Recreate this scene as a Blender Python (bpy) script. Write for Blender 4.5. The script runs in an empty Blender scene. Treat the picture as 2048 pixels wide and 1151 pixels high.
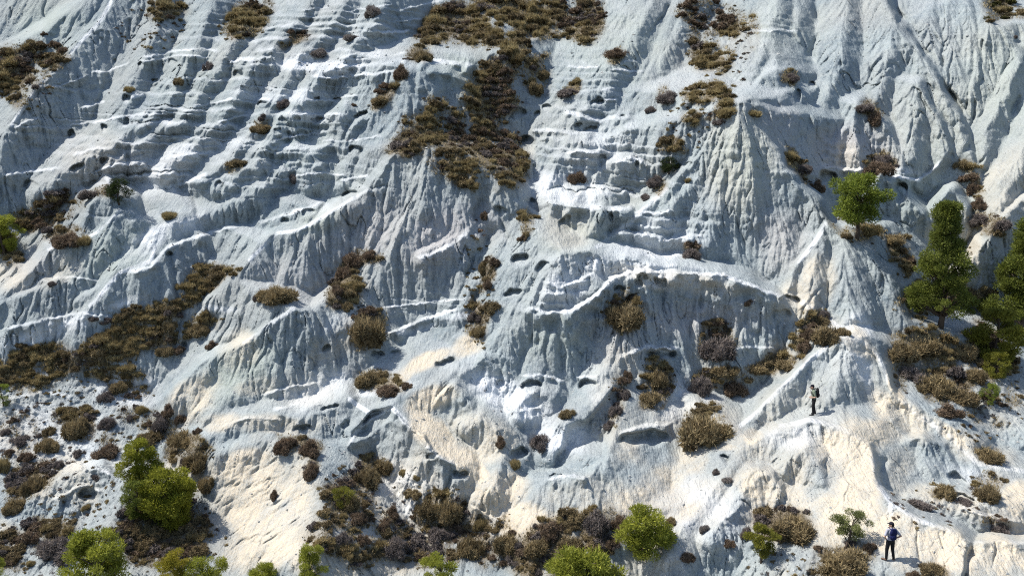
import bpy, math, random
import numpy as np

# ------------------------------------------------------------------ camera, sky, sun, exposure
scn = bpy.context.scene
COL = scn.collection
FPX = 1700.0                       # focal length in pixels of a 2048 wide picture
PITCH = math.radians(10.0)
CAMZ = 24.0
CX, CY = 1024.0, 575.5
cam = bpy.data.objects.new("camera", bpy.data.cameras.new("camera"))
cam.data.sensor_width = 36.0
cam.data.lens = FPX / 2048.0 * 36.0
cam.data.clip_start = 0.5
cam.data.clip_end = 3000.0
cam.location = (0, 0, CAMZ)
cam.rotation_euler = (math.radians(90) - PITCH, 0, 0)
COL.objects.link(cam)
scn.camera = cam

SUN_EL = math.radians(53.0)
SUN_DIR = np.array([-math.cos(SUN_EL) * math.cos(math.radians(12)), math.cos(SUN_EL) * math.sin(math.radians(12)), math.sin(SUN_EL)])
world = bpy.data.worlds.new("World")
scn.world = world
world.use_nodes = True
wn = world.node_tree.nodes
sky = wn.new("ShaderNodeTexSky")
sky.sky_type = 'NISHITA'
sky.sun_disc = False
sky.sun_elevation = SUN_EL
sky.sun_rotation = math.atan2(SUN_DIR[0], SUN_DIR[1])
sky.altitude = 100
world.node_tree.links.new(sky.outputs[0], wn["Background"].inputs[0])
wn["Background"].inputs[1].default_value = 0.125
sl = bpy.data.lights.new("sun", 'SUN')
sl.energy = 4.8
sl.angle = math.radians(0.5)
sl.color = (1.0, 0.955, 0.88)
sun = bpy.data.objects.new("sun", sl)
COL.objects.link(sun)
from mathutils import Vector
sun.rotation_euler = Vector(SUN_DIR.tolist()).to_track_quat('Z', 'Y').to_euler()
scn.view_settings.view_transform = 'Standard'
scn.view_settings.look = 'None'
scn.view_settings.exposure = 0.5
scn.view_settings.gamma = 1.0
scn.cycles.use_denoising = False
scn.cycles.filter_width = 1.1

rng = np.random.default_rng(7)
random.seed(7)
f32 = np.float32

# ------------------------------------------------------------------ the hillside
# general lie of the slope: z against distance from the valley (x runs along the hill)
def slope_profile():
    h = np.arange(8.0, 400.0, 0.1)
    s = 0.25 + (0.86 - 0.25) * np.clip((h - 39.0) / 11.0, 0, 1) ** 1.0
    z = np.concatenate([[0], np.cumsum(s[:-1] * 0.1)])
    z -= np.interp(44.0, h, z) + 14.9
    return h, z
HH, ZZ = slope_profile()

def base_depth(py):
    py = np.atleast_1d(np.asarray(py, float))
    v = (CY - py) / FPX
    hy = math.cos(PITCH) + v * math.sin(PITCH)
    hz = -math.sin(PITCH) + v * math.cos(PITCH)
    out = np.empty_like(v)
    for i in range(len(v)):
        d = ZZ - HH / hy[i] * hz[i]
        k = np.argmax(d > 0) if (d > 0).any() else len(d) - 1
        k = max(k, 1)
        w = -d[k - 1] / (d[k] - d[k - 1]) if d[k] != d[k - 1] else 0
        out[i] = (HH[k - 1] + np.clip(w, 0, 1) * 0.1) / hy[i]
    return out

STEP = 1.6
def axis(a, b, lo, hi):
    core = np.arange(a, b, STEP)
    n = 36
    g = STEP * (1.12 ** np.arange(1, n + 1)); g = np.cumsum(g)
    g1 = g / g[-1] * (a - lo); g2 = g / g[-1] * (hi - core[-1])
    return np.concatenate([(a - g1)[::-1], core, core[-1] + g2]).astype(f32)
PX = axis(-240, 2290, -1300, 3350)
PY = axis(-110, 1262, -560, 1560)
NX, NY = len(PX), len(PY)

XX, YY = np.meshgrid(PX, PY)
DEP = base_depth(PY)                       # metres, per row
PS = (DEP / FPX).astype(f32)               # metres per picture pixel, per row

def place(px, py, t):
    u = (px - CX) / FPX; v = (CY - py) / FPX
    return (u * t, (math.cos(PITCH) + v * math.sin(PITCH)) * t, CAMZ + (-math.sin(PITCH) + v * math.cos(PITCH)) * t)

def rel_depth(F):
    return DEP[:, None].astype(f32) - F * PS[:, None]

def blur(a, s):
    # separable gaussian through three box passes
    r = max(1, int(round(s * 0.9)))
    for _ in range(3):
        for ax in (0, 1):
            p = np.pad(a, [(r + 1, r) if i == ax else (0, 0) for i in (0, 1)], mode='edge')
            c = np.cumsum(p, axis=ax, dtype=np.float64)
            n = a.shape[ax]
            if ax == 0: a = ((c[2 * r + 1:2 * r + 1 + n] - c[:n]) / (2 * r + 1)).astype(f32)
            else: a = ((c[:, 2 * r + 1:2 * r + 1 + n] - c[:, :n]) / (2 * r + 1)).astype(f32)
    return a

def vnoise(X, Y, sc, seed):
    r = np.random.default_rng(seed)
    n = 256
    T = r.random((n, n)).astype(f32) * 2 - 1
    x = X / sc + 1000.0; y = Y / sc + 1000.0
    xi = np.floor(x).astype(np.int32); yi = np.floor(y).astype(np.int32)
    fx = (x - xi).astype(f32); fy = (y - yi).astype(f32)
    fx = fx * fx * (3 - 2 * fx); fy = fy * fy * (3 - 2 * fy)
    x0 = xi % n; x1 = (xi + 1) % n; y0 = yi % n; y1 = (yi + 1) % n
    return (T[y0, x0] * (1 - fx) + T[y0, x1] * fx) * (1 - fy) + (T[y1, x0] * (1 - fx) + T[y1, x1] * fx) * fy

def fbm(X, Y, sc, seed, oct=4, gain=0.5):
    a = 1.0; s = 0; out = 0
    for k in range(oct):
        out = out + a * vnoise(X, Y, sc / 2 ** k, seed + k); s += a; a *= gain
    return out / s

def sstep(a, b, x):
    t = np.clip((x - a) / (b - a), 0, 1)
    return t * t * (3 - 2 * t)

def window(pts, R):
    xs = [p[0] for p in pts]; ys = [p[1] for p in pts]
    i0 = np.searchsorted(PX, min(xs) - R); i1 = np.searchsorted(PX, max(xs) + R)
    j0 = np.searchsorted(PY, min(ys) - R); j1 = np.searchsorted(PY, max(ys) + R)
    return slice(j0, j1), slice(i0, i1)

def seg_dist(X, Y, a, b):
    dx, dy = b[0] - a[0], b[1] - a[1]
    L2 = dx * dx + dy * dy + 1e-6
    t = np.clip(((X - a[0]) * dx + (Y - a[1]) * dy) / L2, 0, 1).astype(f32)
    ex = X - (a[0] + t * dx); ey = Y - (a[1] + t * dy)
    d = np.sqrt(ex * ex + ey * ey)
    cr = dx * (Y - a[1]) - dy * (X - a[0])
    return t, d, np.sign(cr)

# crests: points (x, y, height), slope on the right hand of travel, slope on the left hand, rounding, waviness
CREST = []
def crest(pts, kp=.3, kn=1.2, r=6, wob=5):
    kn2 = kn * 1.9 if kn < .75 else kn * 5.5
    CREST.append(([(x, y, A * 1.45) for x, y, A in pts], kp * 1.8, kn2, r, wob))

# upper left
crest([(-200,250,50),(-60,175,60),(0,105,60),(66,75,62),(167,0,64),(260,-70,60)], .22, 1.3)
crest([(236,-20,60),(195,49,66),(139,108,70),(70,181,76),(21,250,76),(-20,320,70),(-80,400,60)], .7, .45)
crest([(330,-40,48),(315,60,56),(285,130,60),(262,190,62),(240,270,58)], .7, .7)
crest([(425,0,54),(400,80,60),(362,150,66),(330,215,70),(245,280,70),(150,335,62),(80,380,56)], .72, .66)
crest([(485,62,62),(455,105,70),(410,170,74),(370,232,74),(300,275,68),(215,330,60)], .72, .66)
crest([(470,72,45),(487,60,50),(505,90,40)], .3, 1.0)
crest([(640,-10,60),(590,50,70),(540,95,78),(505,140,84),(478,190,84),(440,240,80),(380,300,74),(330,350,66)], .72, .7)
crest([(545,100,80),(560,160,66),(568,200,50)], .72, .66)
crest([(700,0,70),(660,50,76),(610,110,84),(580,160,86),(545,220,84),(500,280,80),(450,330,76),(400,370,70)], .72, .7)
crest([(790,-20,70),(745,50,80),(700,100,84),(640,150,90),(600,200,90),(550,270,86),(500,330,84),(440,385,78)], .72, .7)
crest([(660,230,80),(690,214,92),(722,235,80)], .35, .9)
crest([(700,250,70),(655,290,72),(600,320,74),(555,345,74),(500,385,74),(440,420,70),(360,445,64)], .72, .66)
crest([(560,305,74),(585,290,80),(640,330,74)], .3, .8)
crest([(720,278,70),(740,245,84),(762,278,70)], .4, .9)
crest([(700,262,84),(750,222,100),(790,180,112),(829,139,122),(850,160,114),(868,176,106),(890,205,95)], .28, 1.2)
crest([(829,139,124),(815,200,116),(800,260,110),(770,310,100)], .35, .35)
crest([(870,110,60),(940,120,70),(1000,100,80)], .3, .7)
# centre: mound under the big scrub patch
crest([(655,428,70),(700,408,86),(735,382,100),(765,335,118),(790,306,130),(850,288,140),(930,305,140),(1000,345,130),(1045,395,105)], .24, 1.2, 10)
crest([(850,300,140),(840,400,116),(800,480,98),(750,560,80),(700,620,66)], .35, .35, 12)
crest([(930,320,136),(945,400,112),(935,440,100)], .5, .9, 10)
crest([(1000,350,118),(1025,430,90),(1040,480,70)], .6, .8)
crest([(830,512,92),(880,490,96),(940,455,100)], .42, .8, 5)
crest([(940,455,98),(935,520,84),(925,600,70)], .4, 1.2, 5)
# left middle
crest([(-150,640,46),(0,600,56),(97,500,70),(195,463,80),(243,422,88),(272,430,84),(320,456,74)], .3, 1.1)
crest([(243,425,90),(200,500,80),(150,560,66),(90,620,50)], 0.50, 0.50, 10)
crest([(380,420,74),(323,458,78),(302,520,82),(243,545,80),(190,600,70),(150,650,58)], 0.50, 0.25)
crest([(410,612,66),(500,520,94),(521,486,88),(556,467,92),(598,460,92),(660,425,104),(710,400,110)], .34, 1.1)
crest([(520,490,90),(480,560,76),(440,620,60)], 0.50, 0.50, 10)
crest([(640,440,94),(600,510,84),(560,570,72)], .35, .35, 12)
crest([(-120,680,44),(0,610,60),(94,571,70),(115,560,72),(150,566,64)], .3, 1.0)
crest([(100,565,70),(60,630,56),(0,680,44)], 0.50, 0.50, 8)
crest([(150,600,64),(190,575,70),(240,560,70)], 0.56, 0.75)
crest([(165,470,70),(180,410,92),(215,378,100),(262,400,88),(290,440,70)], .35, .9)
crest([(340,790,50),(396,724,72),(486,686,92),(540,650,116),(587,616,128),(622,618,116),(660,590,98),(700,560,84)], .3, 1.0)
crest([(587,618,130),(540,700,94),(480,770,76),(420,830,62)], .35, .35, 12)
crest([(620,620,104),(660,680,84),(700,740,70)], 0.50, 0.88, 8)
crest([(500,830,60),(560,780,70),(640,720,74),(690,700,70),(720,740,64)], .35, .6)
# centre right: steps, the big cone
crest([(1323,-30,50),(1271,83,66),(1222,129,74),(1170,200,70),(1120,260,60)], .5, .45)
crest([(1390,-20,50),(1350,80,60),(1300,180,66),(1250,260,66)], .5, .45)
crest([(1240,120,70),(1205,180,76),(1160,230,70),(1120,280,60)], .5, .5)
crest([(1335,120,60),(1290,180,70),(1250,240,74),(1200,320,70)], .5, .5)
crest([(1400,150,60),(1350,230,70),(1320,280,70),(1290,330,64)], .5, .6)
crest([(1090,380,60),(1130,320,76),(1160,295,82),(1210,300,84)], .4, .6)
crest([(1190,360,70),(1225,325,86),(1262,310,92),(1290,325,88),(1305,350,74)], .45, 1.0)
crest([(1190,494,72),(1225,470,78),(1262,444,86),(1330,378,108),(1400,298,132),(1440,252,158),(1480,206,186),(1520,262,168),(1555,312,152),(1600,362,136),(1640,412,122),(1662,440,98)], .3, 1.3)
crest([(1480,208,190),(1468,300,160),(1440,400,122),(1410,490,104)], .45, .4, 8)
crest([(1480,208,190),(1508,320,158),(1545,420,120),(1585,510,100)], .35, .5, 8)
crest([(1468,300,140),(1400,350,122),(1340,420,106),(1290,460,92)], .5, .45, 8)
crest([(1400,255,70),(1430,215,90),(1470,190,100),(1510,200,90)], .3, .9)
crest([(944,684,70),(975,648,90),(1010,602,108),(1048,575,122),(1080,550,136),(1104,522,150),(1132,505,156),(1177,500,152),(1205,512,142),(1260,522,136),(1330,530,130),(1400,540,126),(1480,552,124),(1550,588,116),(1604,604,106)], .3, .8)
crest([(1140,505,154),(1100,560,146),(1060,620,130),(1000,700,108),(960,760,90)], .35, .3, 9)
crest([(1200,560,140),(1140,620,128),(1090,700,110),(1050,770,94)], .35, .3, 8)
crest([(1260,560,132),(1250,660,118),(1240,720,108),(1180,810,96),(1130,855,84)], .35, .3, 12)
crest([(1340,560,124),(1330,640,100),(1300,700,84)], .35, .3, 8)
crest([(1420,560,120),(1400,640,98),(1380,690,84)], .35, .3, 8)
crest([(1510,580,114),(1500,650,100),(1460,720,86)], .4, .35, 8)
# upper right fans
crest([(1560,-30,70),(1545,60,96),(1530,110,116),(1500,160,128),(1440,215,96)], 0.61, 0.68)
crest([(1545,60,96),(1552,137,124)], 0.61, 0.68)
crest([(1420,60,50),(1430,150,84),(1440,210,100)], 0.54, 0.54)
crest([(1480,205,132),(1520,160,132),(1552,137,132),(1590,165,118),(1612,205,104),(1632,270,86),(1650,320,70)], .35, .9)
crest([(1552,140,132),(1550,220,112),(1570,300,90),(1600,350,72)], 0.61, 0.61, 8)
crest([(1060,408,76),(1130,414,92),(1200,418,98),(1262,422,98)], 0.57, 0.94)
crest([(1105,418,92),(1085,480,74)], 0.68, 0.68)
crest([(1150,418,98),(1120,480,84)], 0.68, 0.68)
crest([(1205,420,102),(1165,480,94)], 0.68, 0.68)
crest([(1702,-20,80),(1695,63,90),(1678,146,94),(1650,208,94),(1640,260,86),(1633,320,72)], 0.54, 0.57)
crest([(1600,-20,60),(1590,60,74),(1600,120,70)], 0.68, 0.68)
crest([(1660,295,80),(1690,250,96),(1713,207,108),(1745,225,104),(1768,245,98),(1790,300,80)], .4, 1.0)
crest([(1713,210,108),(1705,270,94),(1715,330,78)], 0.61, 0.61)
crest([(1765,-40,86),(1793,49,100),(1835,90,100),(1869,146,98),(1904,208,92),(1935,288,80),(1965,360,64)], .4, 1.4)
crest([(1793,50,100),(1770,150,96),(1750,220,84)], 0.61, 0.61, 8)
crest([(1840,168,108),(1830,240,98),(1815,300,86),(1800,350,74)], 0.54, 0.68, 8)
crest([(1842,168,108),(1870,230,98),(1895,300,84)], 0.68, 0.94, 8)
crest([(1946,-30,90),(1991,45,110),(2060,48,110),(2300,60,110)], .2, .9)
crest([(1850,-30,64),(1900,60,76),(1930,140,76)], 0.68, 0.68)
crest([(1990,45,110),(1960,120,96),(1945,200,80)], 0.68, 0.68, 8)
crest([(2060,60,110),(2020,170,96),(1985,260,84),(1970,330,74)], 0.61, 0.68, 8)
crest([(2140,90,110),(2080,240,100),(2030,340,92),(1990,440,80)], 0.61, 0.54, 10)
crest([(1700,480,60),(1740,400,80),(1765,350,90),(1800,380,80),(1850,430,70)], 0.54, 0.94)
crest([(1870,420,70),(1900,380,80),(1930,420,72)], 0.54, 0.94)
crest([(1930,540,70),(1985,450,90),(2060,390,96)], 0.54, 0.81)
# right middle mounds
crest([(1560,604,98),(1600,522,112),(1652,446,124),(1700,476,122),(1740,510,118),(1790,572,108),(1820,640,96),(1880,668,86),(1925,672,76)], .32, 1.0)
crest([(1680,470,124),(1700,560,124),(1710,640,118)], .42, .5, 18)
crest([(1480,852,94),(1540,800,108),(1600,740,120),(1654,693,130),(1700,670,138),(1728,680,134),(1750,710,128),(1778,755,120),(1800,800,112)], .36, 1.1)
crest([(1702,672,142),(1690,740,134),(1665,800,124)], .42, .42, 18)
crest([(1645,470,122),(1635,560,118),(1615,630,108),(1590,700,92)], .45, .5)
crest([(1605,610,106),(1560,640,100),(1530,700,90)], .5, .5)
# right bottom: tan spur with the path
crest([(1400,960,96),(1450,915,112),(1501,879,126),(1557,858,136),(1613,840,142),(1651,842,144),(1696,858,146),(1731,886,150),(1749,931,156),(1763,973,160),(1783,1001,166),(1836,1036,170),(1905,1064,172),(1936,1091,172),(1925,1135,168),(1900,1200,160)], .22, 1.0, 5)
crest([(1564,940,134),(1592,905,148),(1613,897,152),(1636,920,150),(1648,962,138)], .5, .6)
crest([(1470,970,122),(1490,945,134),(1515,933,140),(1546,942,138),(1562,985,126)], .45, .8)
crest([(1500,880,128),(1440,960,112),(1380,1040,96),(1340,1110,84)], .35, .35, 8)
crest([(1515,940,138),(1470,1010,118),(1420,1070,100)], .5, .4, 6)
crest([(1700,860,148),(1720,960,146),(1730,1030,146)], .25, .4, 12)
crest([(1690,1000,144),(1700,970,150),(1740,990,152)], .4, .5)
crest([(1766,916,100),(1806,885,112),(1846,874,118),(1890,892,112),(1925,947,92)], .4, .8)
crest([(1846,876,118),(1855,920,106),(1860,955,94)], .5, .5)
crest([(1778,782,112),(1830,810,112),(1881,837,114),(1940,882,112),(1957,925,104),(2048,950,100),(2200,980,96)], .35, .6)
crest([(1800,900,90),(1780,840,104),(1770,800,110)], .4, .6)
crest([(1700,1150,100),(1740,1090,120),(1790,1060,140)], .3, .4)
crest([(1936,1190,150),(1940,1110,160),(1958,1086,166),(2048,1081,168),(2300,1075,168)], .12, 1.6, 4)
crest([(1820,990,110),(1880,1000,116),(1960,1010,118),(2060,1000,116)], .4, .5)
crest([(1850,700,60),(1900,740,70),(1960,790,80),(2060,880,90)], .35, .4)
# centre bottom
crest([(690,905,70),(712,860,86),(745,832,98),(782,814,108),(812,845,108),(850,868,108),(872,905,106),(932,938,100)], 0.62, 0.44, 4)
crest([(795,800,104),(860,772,108),(935,735,104),(990,700,96)], .3, .5)
crest([(870,800,108),(905,768,126),(935,805,116),(960,840,104)], 0.69, 0.75, 4)
crest([(940,745,100),(962,710,112),(990,740,104)], 0.75, 0.75, 5)
crest([(930,860,106),(960,838,118),(990,860,114),(1000,900,100)], 0.62, 0.62, 5)
crest([(1030,830,100),(1060,780,108),(1105,800,104)], 0.56, 0.62, 6)
crest([(1223,767,112),(1168,830,108),(1129,851,104),(1112,903,92)], 0.56, 0.75)
crest([(1060,955,92),(1090,955,104),(1130,950,112),(1177,955,118),(1213,917,124),(1230,860,116),(1245,800,106)], .3, .9)
crest([(1213,917,124),(1205,980,110),(1195,1040,92)], .5, 1.0, 5)
crest([(1020,880,90),(1000,930,100),(980,980,90)], 0.56, 0.62)
crest([(1380,1000,90),(1300,1020,84),(1230,1080,76)], .35, .4)
crest([(1320,780,80),(1300,850,92),(1250,880,96),(1215,930,90)], 0.50, 0.62)
# bottom left
crest([(425,905,64),(520,885,80),(590,900,96),(640,940,104),(655,1000,100),(650,1060,92),(620,1130,84)], .42, .45, 6)
crest([(400,880,60),(470,845,76),(560,830,86),(640,830,90),(700,800,90)], .35, .6)
crest([(60,1000,20),(120,960,34),(200,930,44),(240,960,40),(250,1010,30)], .35, .8)
crest([(200,1100,30),(240,1010,44),(262,970,50)], .4, .5)

fld = np.zeros((NY, NX), f32)
WX = fbm(XX, YY, 60, 11, 3) ; WY = fbm(XX, YY, 60, 21, 3)
F = (8 * fbm(XX, YY, 220, 31, 3)).astype(f32)
# wandering large-scale ridges outside the framed part, so the hill goes on
for (pts, kp, kn, r, wob) in CREST:
    Amax = max(p[2] for p in pts)
    R = min(Amax / min(kp, kn) + 40, 420)
    w = window(pts, R)
    X = XX[w] + WX[w] * wob * 2.0; Y = YY[w] + WY[w] * wob * 2.0
    best = np.full(X.shape, 1e9, f32); side = np.ones(X.shape, f32); bp = np.zeros(X.shape, f32); ext = np.zeros(X.shape, f32)
    L = []
    for i, (a, b) in enumerate(zip(pts[:-1], pts[1:])):
        t, d, s = seg_dist(X, Y, a, b)
        ln = math.hypot(b[0] - a[0], b[1] - a[1]) + 1e-6
        ux, uy = (b[0] - a[0]) / ln, (b[1] - a[1]) / ln
        perp = np.abs(ux * (Y - a[1]) - uy * (X - a[0]))
        m = (d < best - .02) | ((d < best + .02) & (perp > bp))
        best = np.minimum(d, best); side = np.where(m, s, side); bp = np.where(m, perp, bp)
        if i == 0: ext = np.maximum(ext, np.where(m, -(3.5 if pts[0][2] > pts[-1][2] + 8 else 1) * (ux * (X - a[0]) + uy * (Y - a[1])), 0))
        if i == len(pts) - 2: ext = np.where(m, np.maximum(ux * (X - b[0]) + uy * (Y - b[1]), 0), ext)
        L.append((a[2] + t * (b[2] - a[2]), np.sqrt(d * d + r * r) - r))
    # ease the change of side so the two flanks meet in a rounded crest
    k = np.where(side > 0, kp, kn).astype(f32)
    val = np.full(X.shape, -1e3, f32)
    for A, d in L:
        val = np.maximum(val, A - k * d)
    val -= .5 * np.maximum(ext, 0)
    g = F[w]; q = 7.0
    h = np.maximum(q - np.abs(g - val), 0) / q
    F[w] = np.maximum(g, val) + h * h * q / 4
F = blur(F, 1.2)

def flow(F, s):
    G = blur(F, s) if s > 0 else F
    t = rel_depth(G)
    P = place(XX, YY, t)
    P = [p.astype(f32) for p in P]
    gx = [np.gradient(p, axis=1) for p in P]; gy = [np.gradient(p, axis=0) for p in P]
    a = sum(p * p for p in gx) + 1e-9; c = sum(p * p for p in gy) + 1e-9; b = sum(p * q for p, q in zip(gx, gy))
    zx, zy = gx[2], gy[2]
    det = a * c - b * b + 1e-12
    dx = -(c * zx - b * zy) / det; dy = -(a * zy - b * zx) / det
    n = np.sqrt(dx * dx + dy * dy) + 1e-9
    # true steepness
    nx = gx[1] * gy[2] - gx[2] * gy[1]; ny = gx[2] * gy[0] - gx[0] * gy[2]; nz = gx[0] * gy[1] - gx[1] * gy[0]
    nl = np.sqrt(nx * nx + ny * ny + nz * nz) + 1e-12
    return (dx / n).astype(f32), (dy / n).astype(f32), np.abs(nz / nl).astype(f32)

JJ, II = np.meshgrid(np.arange(NY), np.arange(NX), indexing='ij')
def lic(noise, dx, dy, n, step=1.0):
    acc = noise.copy()
    for sg in (1.0, -1.0):
        X = II.astype(f32) + .5; Y = JJ.astype(f32) + .5
        for k in range(n):
            xi = np.clip(X.astype(np.int32), 0, NX - 1); yi = np.clip(Y.astype(np.int32), 0, NY - 1)
            vx = dx[yi, xi]; vy = dy[yi, xi]
            X += sg * step * vx; Y += sg * step * vy
            xi = np.clip(X.astype(np.int32), 0, NX - 1); yi = np.clip(Y.astype(np.int32), 0, NY - 1)
            acc += noise[yi, xi]
    acc -= acc.mean()
    return (acc / (acc.std() + 1e-9)).astype(f32)

def nz_white(s, seed):
    a = np.random.default_rng(seed).standard_normal((NY, NX)).astype(f32)
    if s > 0: a = blur(a, s)
    return a / a.std()

# soft masks from discs: (x, y, rx, ry, rotation in degrees)
def discs(L, soft=.5, warp=14):
    m = np.zeros((NY, NX), f32)
    for (x, y, rx, ry, *rest) in L:
        a = math.radians(rest[0]) if rest else 0
        amt = rest[1] if len(rest) > 1 else 1.0
        w = window([(x, y)], max(rx, ry) * 1.6 + 30)
        X = XX[w] - x + WX[w] * warp; Y = YY[w] - y + WY[w] * warp
        u = X * math.cos(a) + Y * math.sin(a); v = -X * math.sin(a) + Y * math.cos(a)
        d = np.sqrt((u / rx) ** 2 + (v / ry) ** 2)
        m[w] = np.maximum(m[w], amt * (1 - sstep(1 - soft, 1 + soft * .4, d)))
    return m

TAN = [(860,800,60,26,-25),(850,850,50,30,60),(890,880,55,30,60),(940,930,60,30,55),(1010,975,50,40,0,.7),(1045,1040,75,42,-10),(1110,1050,60,30,-10,.8),
       (1260,1010,80,35,-20,.8),(1330,960,60,40,-20,.7),(1380,920,40,40,0,.6),(930,690,40,22,-30,.9),(850,725,70,17,-30),(800,760,40,10,-30,.8),
       (530,1000,110,95,-30),(480,930,70,35,-15),(530,1090,100,60,-20),(590,960,60,50,0,.8),
       (1515,965,45,45,0),(1690,900,70,50,20),(1720,960,60,60,0),(1690,1020,80,50,0),(1780,1060,70,50,0),(1860,1100,90,50,0),(1990,1120,90,55,0),(2030,1000,30,40,0),
       (1800,830,90,40,40,.8),(1740,860,80,35,10,.8),(1900,870,60,14,35,.9),(1570,1000,60,60,0,.5),(1500,870,25,18,0),(1450,890,30,10,0,.6),
       (1600,600,60,50,0,.55),(1640,560,40,60,0,.5),(1560,720,40,45,0,.4),(1720,690,25,50,-30,.8),(1790,760,14,60,-30,.9),
       (380,800,80,40,-40,.75),(520,770,50,20,-10,.6),(440,840,60,20,5,.6),(470,700,40,50,45,.5),(130,540,60,25,-40,.35),(180,300,70,60,0,.2),
       (1340,560,160,22,8,.4),(1430,700,60,40,0,.25),(1230,740,60,60,0,.35),(1920,500,60,80,-20,.45),(2010,400,60,120,20,.35),(1700,330,100,40,0,.3),(1180,1000,120,50,0,.4),(1330,1010,110,50,-15,.55),(1420,1000,60,60,0,.4),(970,1010,80,60,0,.8),(1560,1020,90,60,0,.7),(1640,1060,60,40,0,.7),(960,880,80,60,20,.6),(620,1110,60,50,0,.7),(350,830,80,30,-30,.6),(560,850,110,24,0,.5),(1900,1000,100,30,20,.5),(660,700,60,30,-30,.4),(20,540,60,50,0,.5),(1480,340,90,120,0,.18),
       (690,560,60,60,0,.15),(1040,340,30,60,30,.4),(1130,460,60,40,0,.3),(1960,660,40,20,0,.3),(1960,900,90,30,20,.5),(1640,660,60,40,0,.35),(1560,1060,60,30,0,.3),(700,660,60,30,-20,.25)]
PINK = [(880,470,90,60,-30),(730,470,120,70,-20,.6),(1700,300,120,60,0),(1400,640,140,50,0,.8),(1560,480,60,60,0,.6),(1450,370,60,60,0,.4),(60,540,80,40,-30,.5),(250,330,150,60,0,.5),(960,440,60,60,0,.6),(1250,680,90,60,0,.5),(1350,1000,100,60,0,.5),(600,560,120,60,0,.4),(1560,260,50,80,0,.6),(300,640,60,60,0,.3)]
GREEN = [(470,740,110,60,-35),(1480,330,80,100,0,.8),(1850,430,200,160,0,.4),(230,500,80,60,-20,.7),(640,440,60,30,-20,.7),(1900,330,160,200,0,.4),(1230,90,140,90,0,.5),(1150,470,90,60,0,.5),(1110,680,90,60,0,.5),(600,260,90,80,0,.3),(90,40,90,60,0,.7),(940,150,70,60,0,.7),(400,160,120,80,0,.3),(1540,60,120,60,0,.4),(2000,160,100,160,0,.6),(1240,380,120,60,0,.3)]
WHITE = [(1280,540,190,30,5),(1330,480,90,60,-10,.7),(1130,380,90,50,0,.9),(1200,300,80,60,0,.6),(1120,580,70,40,-35,.9),(1020,800,120,40,25),(1120,880,80,40,0),(1200,760,40,60,0,.5),(330,470,110,26,-25,.9),(110,660,150,24,-20),(60,740,120,30,-20,.6),(250,780,80,40,-10),(90,860,160,60,-10,.55),(150,910,120,40,0,.6),(770,950,60,40,30),(830,990,80,60,30,.9),(700,1060,60,60,0,.4),(770,780,60,14,-10),(640,780,80,40,-20,.7),(560,1030,60,50,0,.3),(1600,870,90,30,0,.7),(1690,720,50,60,0,.3),(1380,820,80,25,-15),(1360,780,50,30,-30,.8),(1720,740,14,60,-30,.8),(1720,660,40,30,30,.8),(680,640,60,20,-20,.5),(650,130,140,22,0),(560,190,120,20,0,.6),(620,230,80,14,0,.7),(400,300,140,22,-8,.7),(330,350,80,50,-20,.6),(960,1060,70,40,0,.7),(1420,1030,80,90,-40,.6),(1650,870,50,60,0,.5),(720,60,80,30,0,.3),(1750,340,110,9,0,.8),(200,620,100,12,-20,.8),(1330,1120,60,40,0,.7),(1960,950,100,20,10,.5),(440,620,40,8,0,.8),(1960,990,60,20,0,.4),(880,640,160,8,-15,.6)]
STRATA = [(420,210,330,150,-35,1.0),(640,120,200,90,-20,1.0),(680,40,160,70,0,.7),(560,330,150,80,-30,.8),(320,330,180,50,-15,.9),(1200,330,150,110,0,1.0),(1170,180,90,110,0,.55),(1320,470,120,60,-10,.9),(1120,590,90,60,-35,.7),(620,400,120,40,-20,.6),(720,380,60,60,0,.5),(1680,340,150,40,0,.35),(1000,760,150,60,20,.3),(1540,60,60,60,0,.3),(130,220,130,110,-40,.6),(860,600,130,60,-15,.3)]
SMOOTH = [(1700,770,90,70,0,.55),(1800,200,60,60,0,.2),(530,1000,130,130,0),(1700,960,110,110,0,.8),(1800,1080,110,90,0,.9),(2000,1120,110,70,0,.9),(860,830,70,60,60,.3),(1050,1040,90,45,0,.5)]
M_TAN, M_PINK, M_GREEN, M_WHITE = discs(TAN), discs(PINK, .8), discs(GREEN, .8), discs(WHITE, .6)
# trodden path and pale crest lines
for pts, wd in [([(1560,850),(1613,838),(1651,842),(1696,860),(1731,888),(1749,931),(1763,973),(1785,1003),(1836,1038),(1905,1066)], 7), ([(1700,672),(1728,684),(1755,720),(1790,780),(1830,830),(1900,870),(1955,925),(2048,945)], 7),
                ([(1605,604),(1660,640),(1700,668)], 8), ([(1785,1003),(1775,1050),(1785,1120)], 9), ([(1192,492),(1262,444),(1330,378)], 7), ([(700,800),(745,832),(782,815),(812,845),(872,905),(932,938)], 7),
                ([(226,0),(195,49),(139,108),(70,181),(21,250)], 5), ([(97,500),(195,463),(243,422)], 4), ([(323,458),(302,520),(243,545),(180,610)], 6), ([(500,520),(556,467),(598,460),(660,425),(735,382)], 5), ([(486,686),(540,650),(587,616)], 6), ([(1480,850),(1540,800),(1600,740),(1654,693)], 6), ([(1600,522),(1652,446)], 6)]:
    w = window(pts, 40); best = np.full(XX[w].shape, 1e9, f32)
    for a, b in zip(pts[:-1], pts[1:]): best = np.minimum(best, seg_dist(XX[w] + 5 * WX[w], YY[w] + 5 * WY[w], a, b)[1])
    M_WHITE[w] = np.maximum(M_WHITE[w], .9 * sstep(wd, wd * .4, best))
M_TAN = np.maximum(M_TAN, .55 * sstep(620, 980, YY) * sstep(-.05, .5, fbm(XX, YY, 120, 205, 3)))
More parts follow.
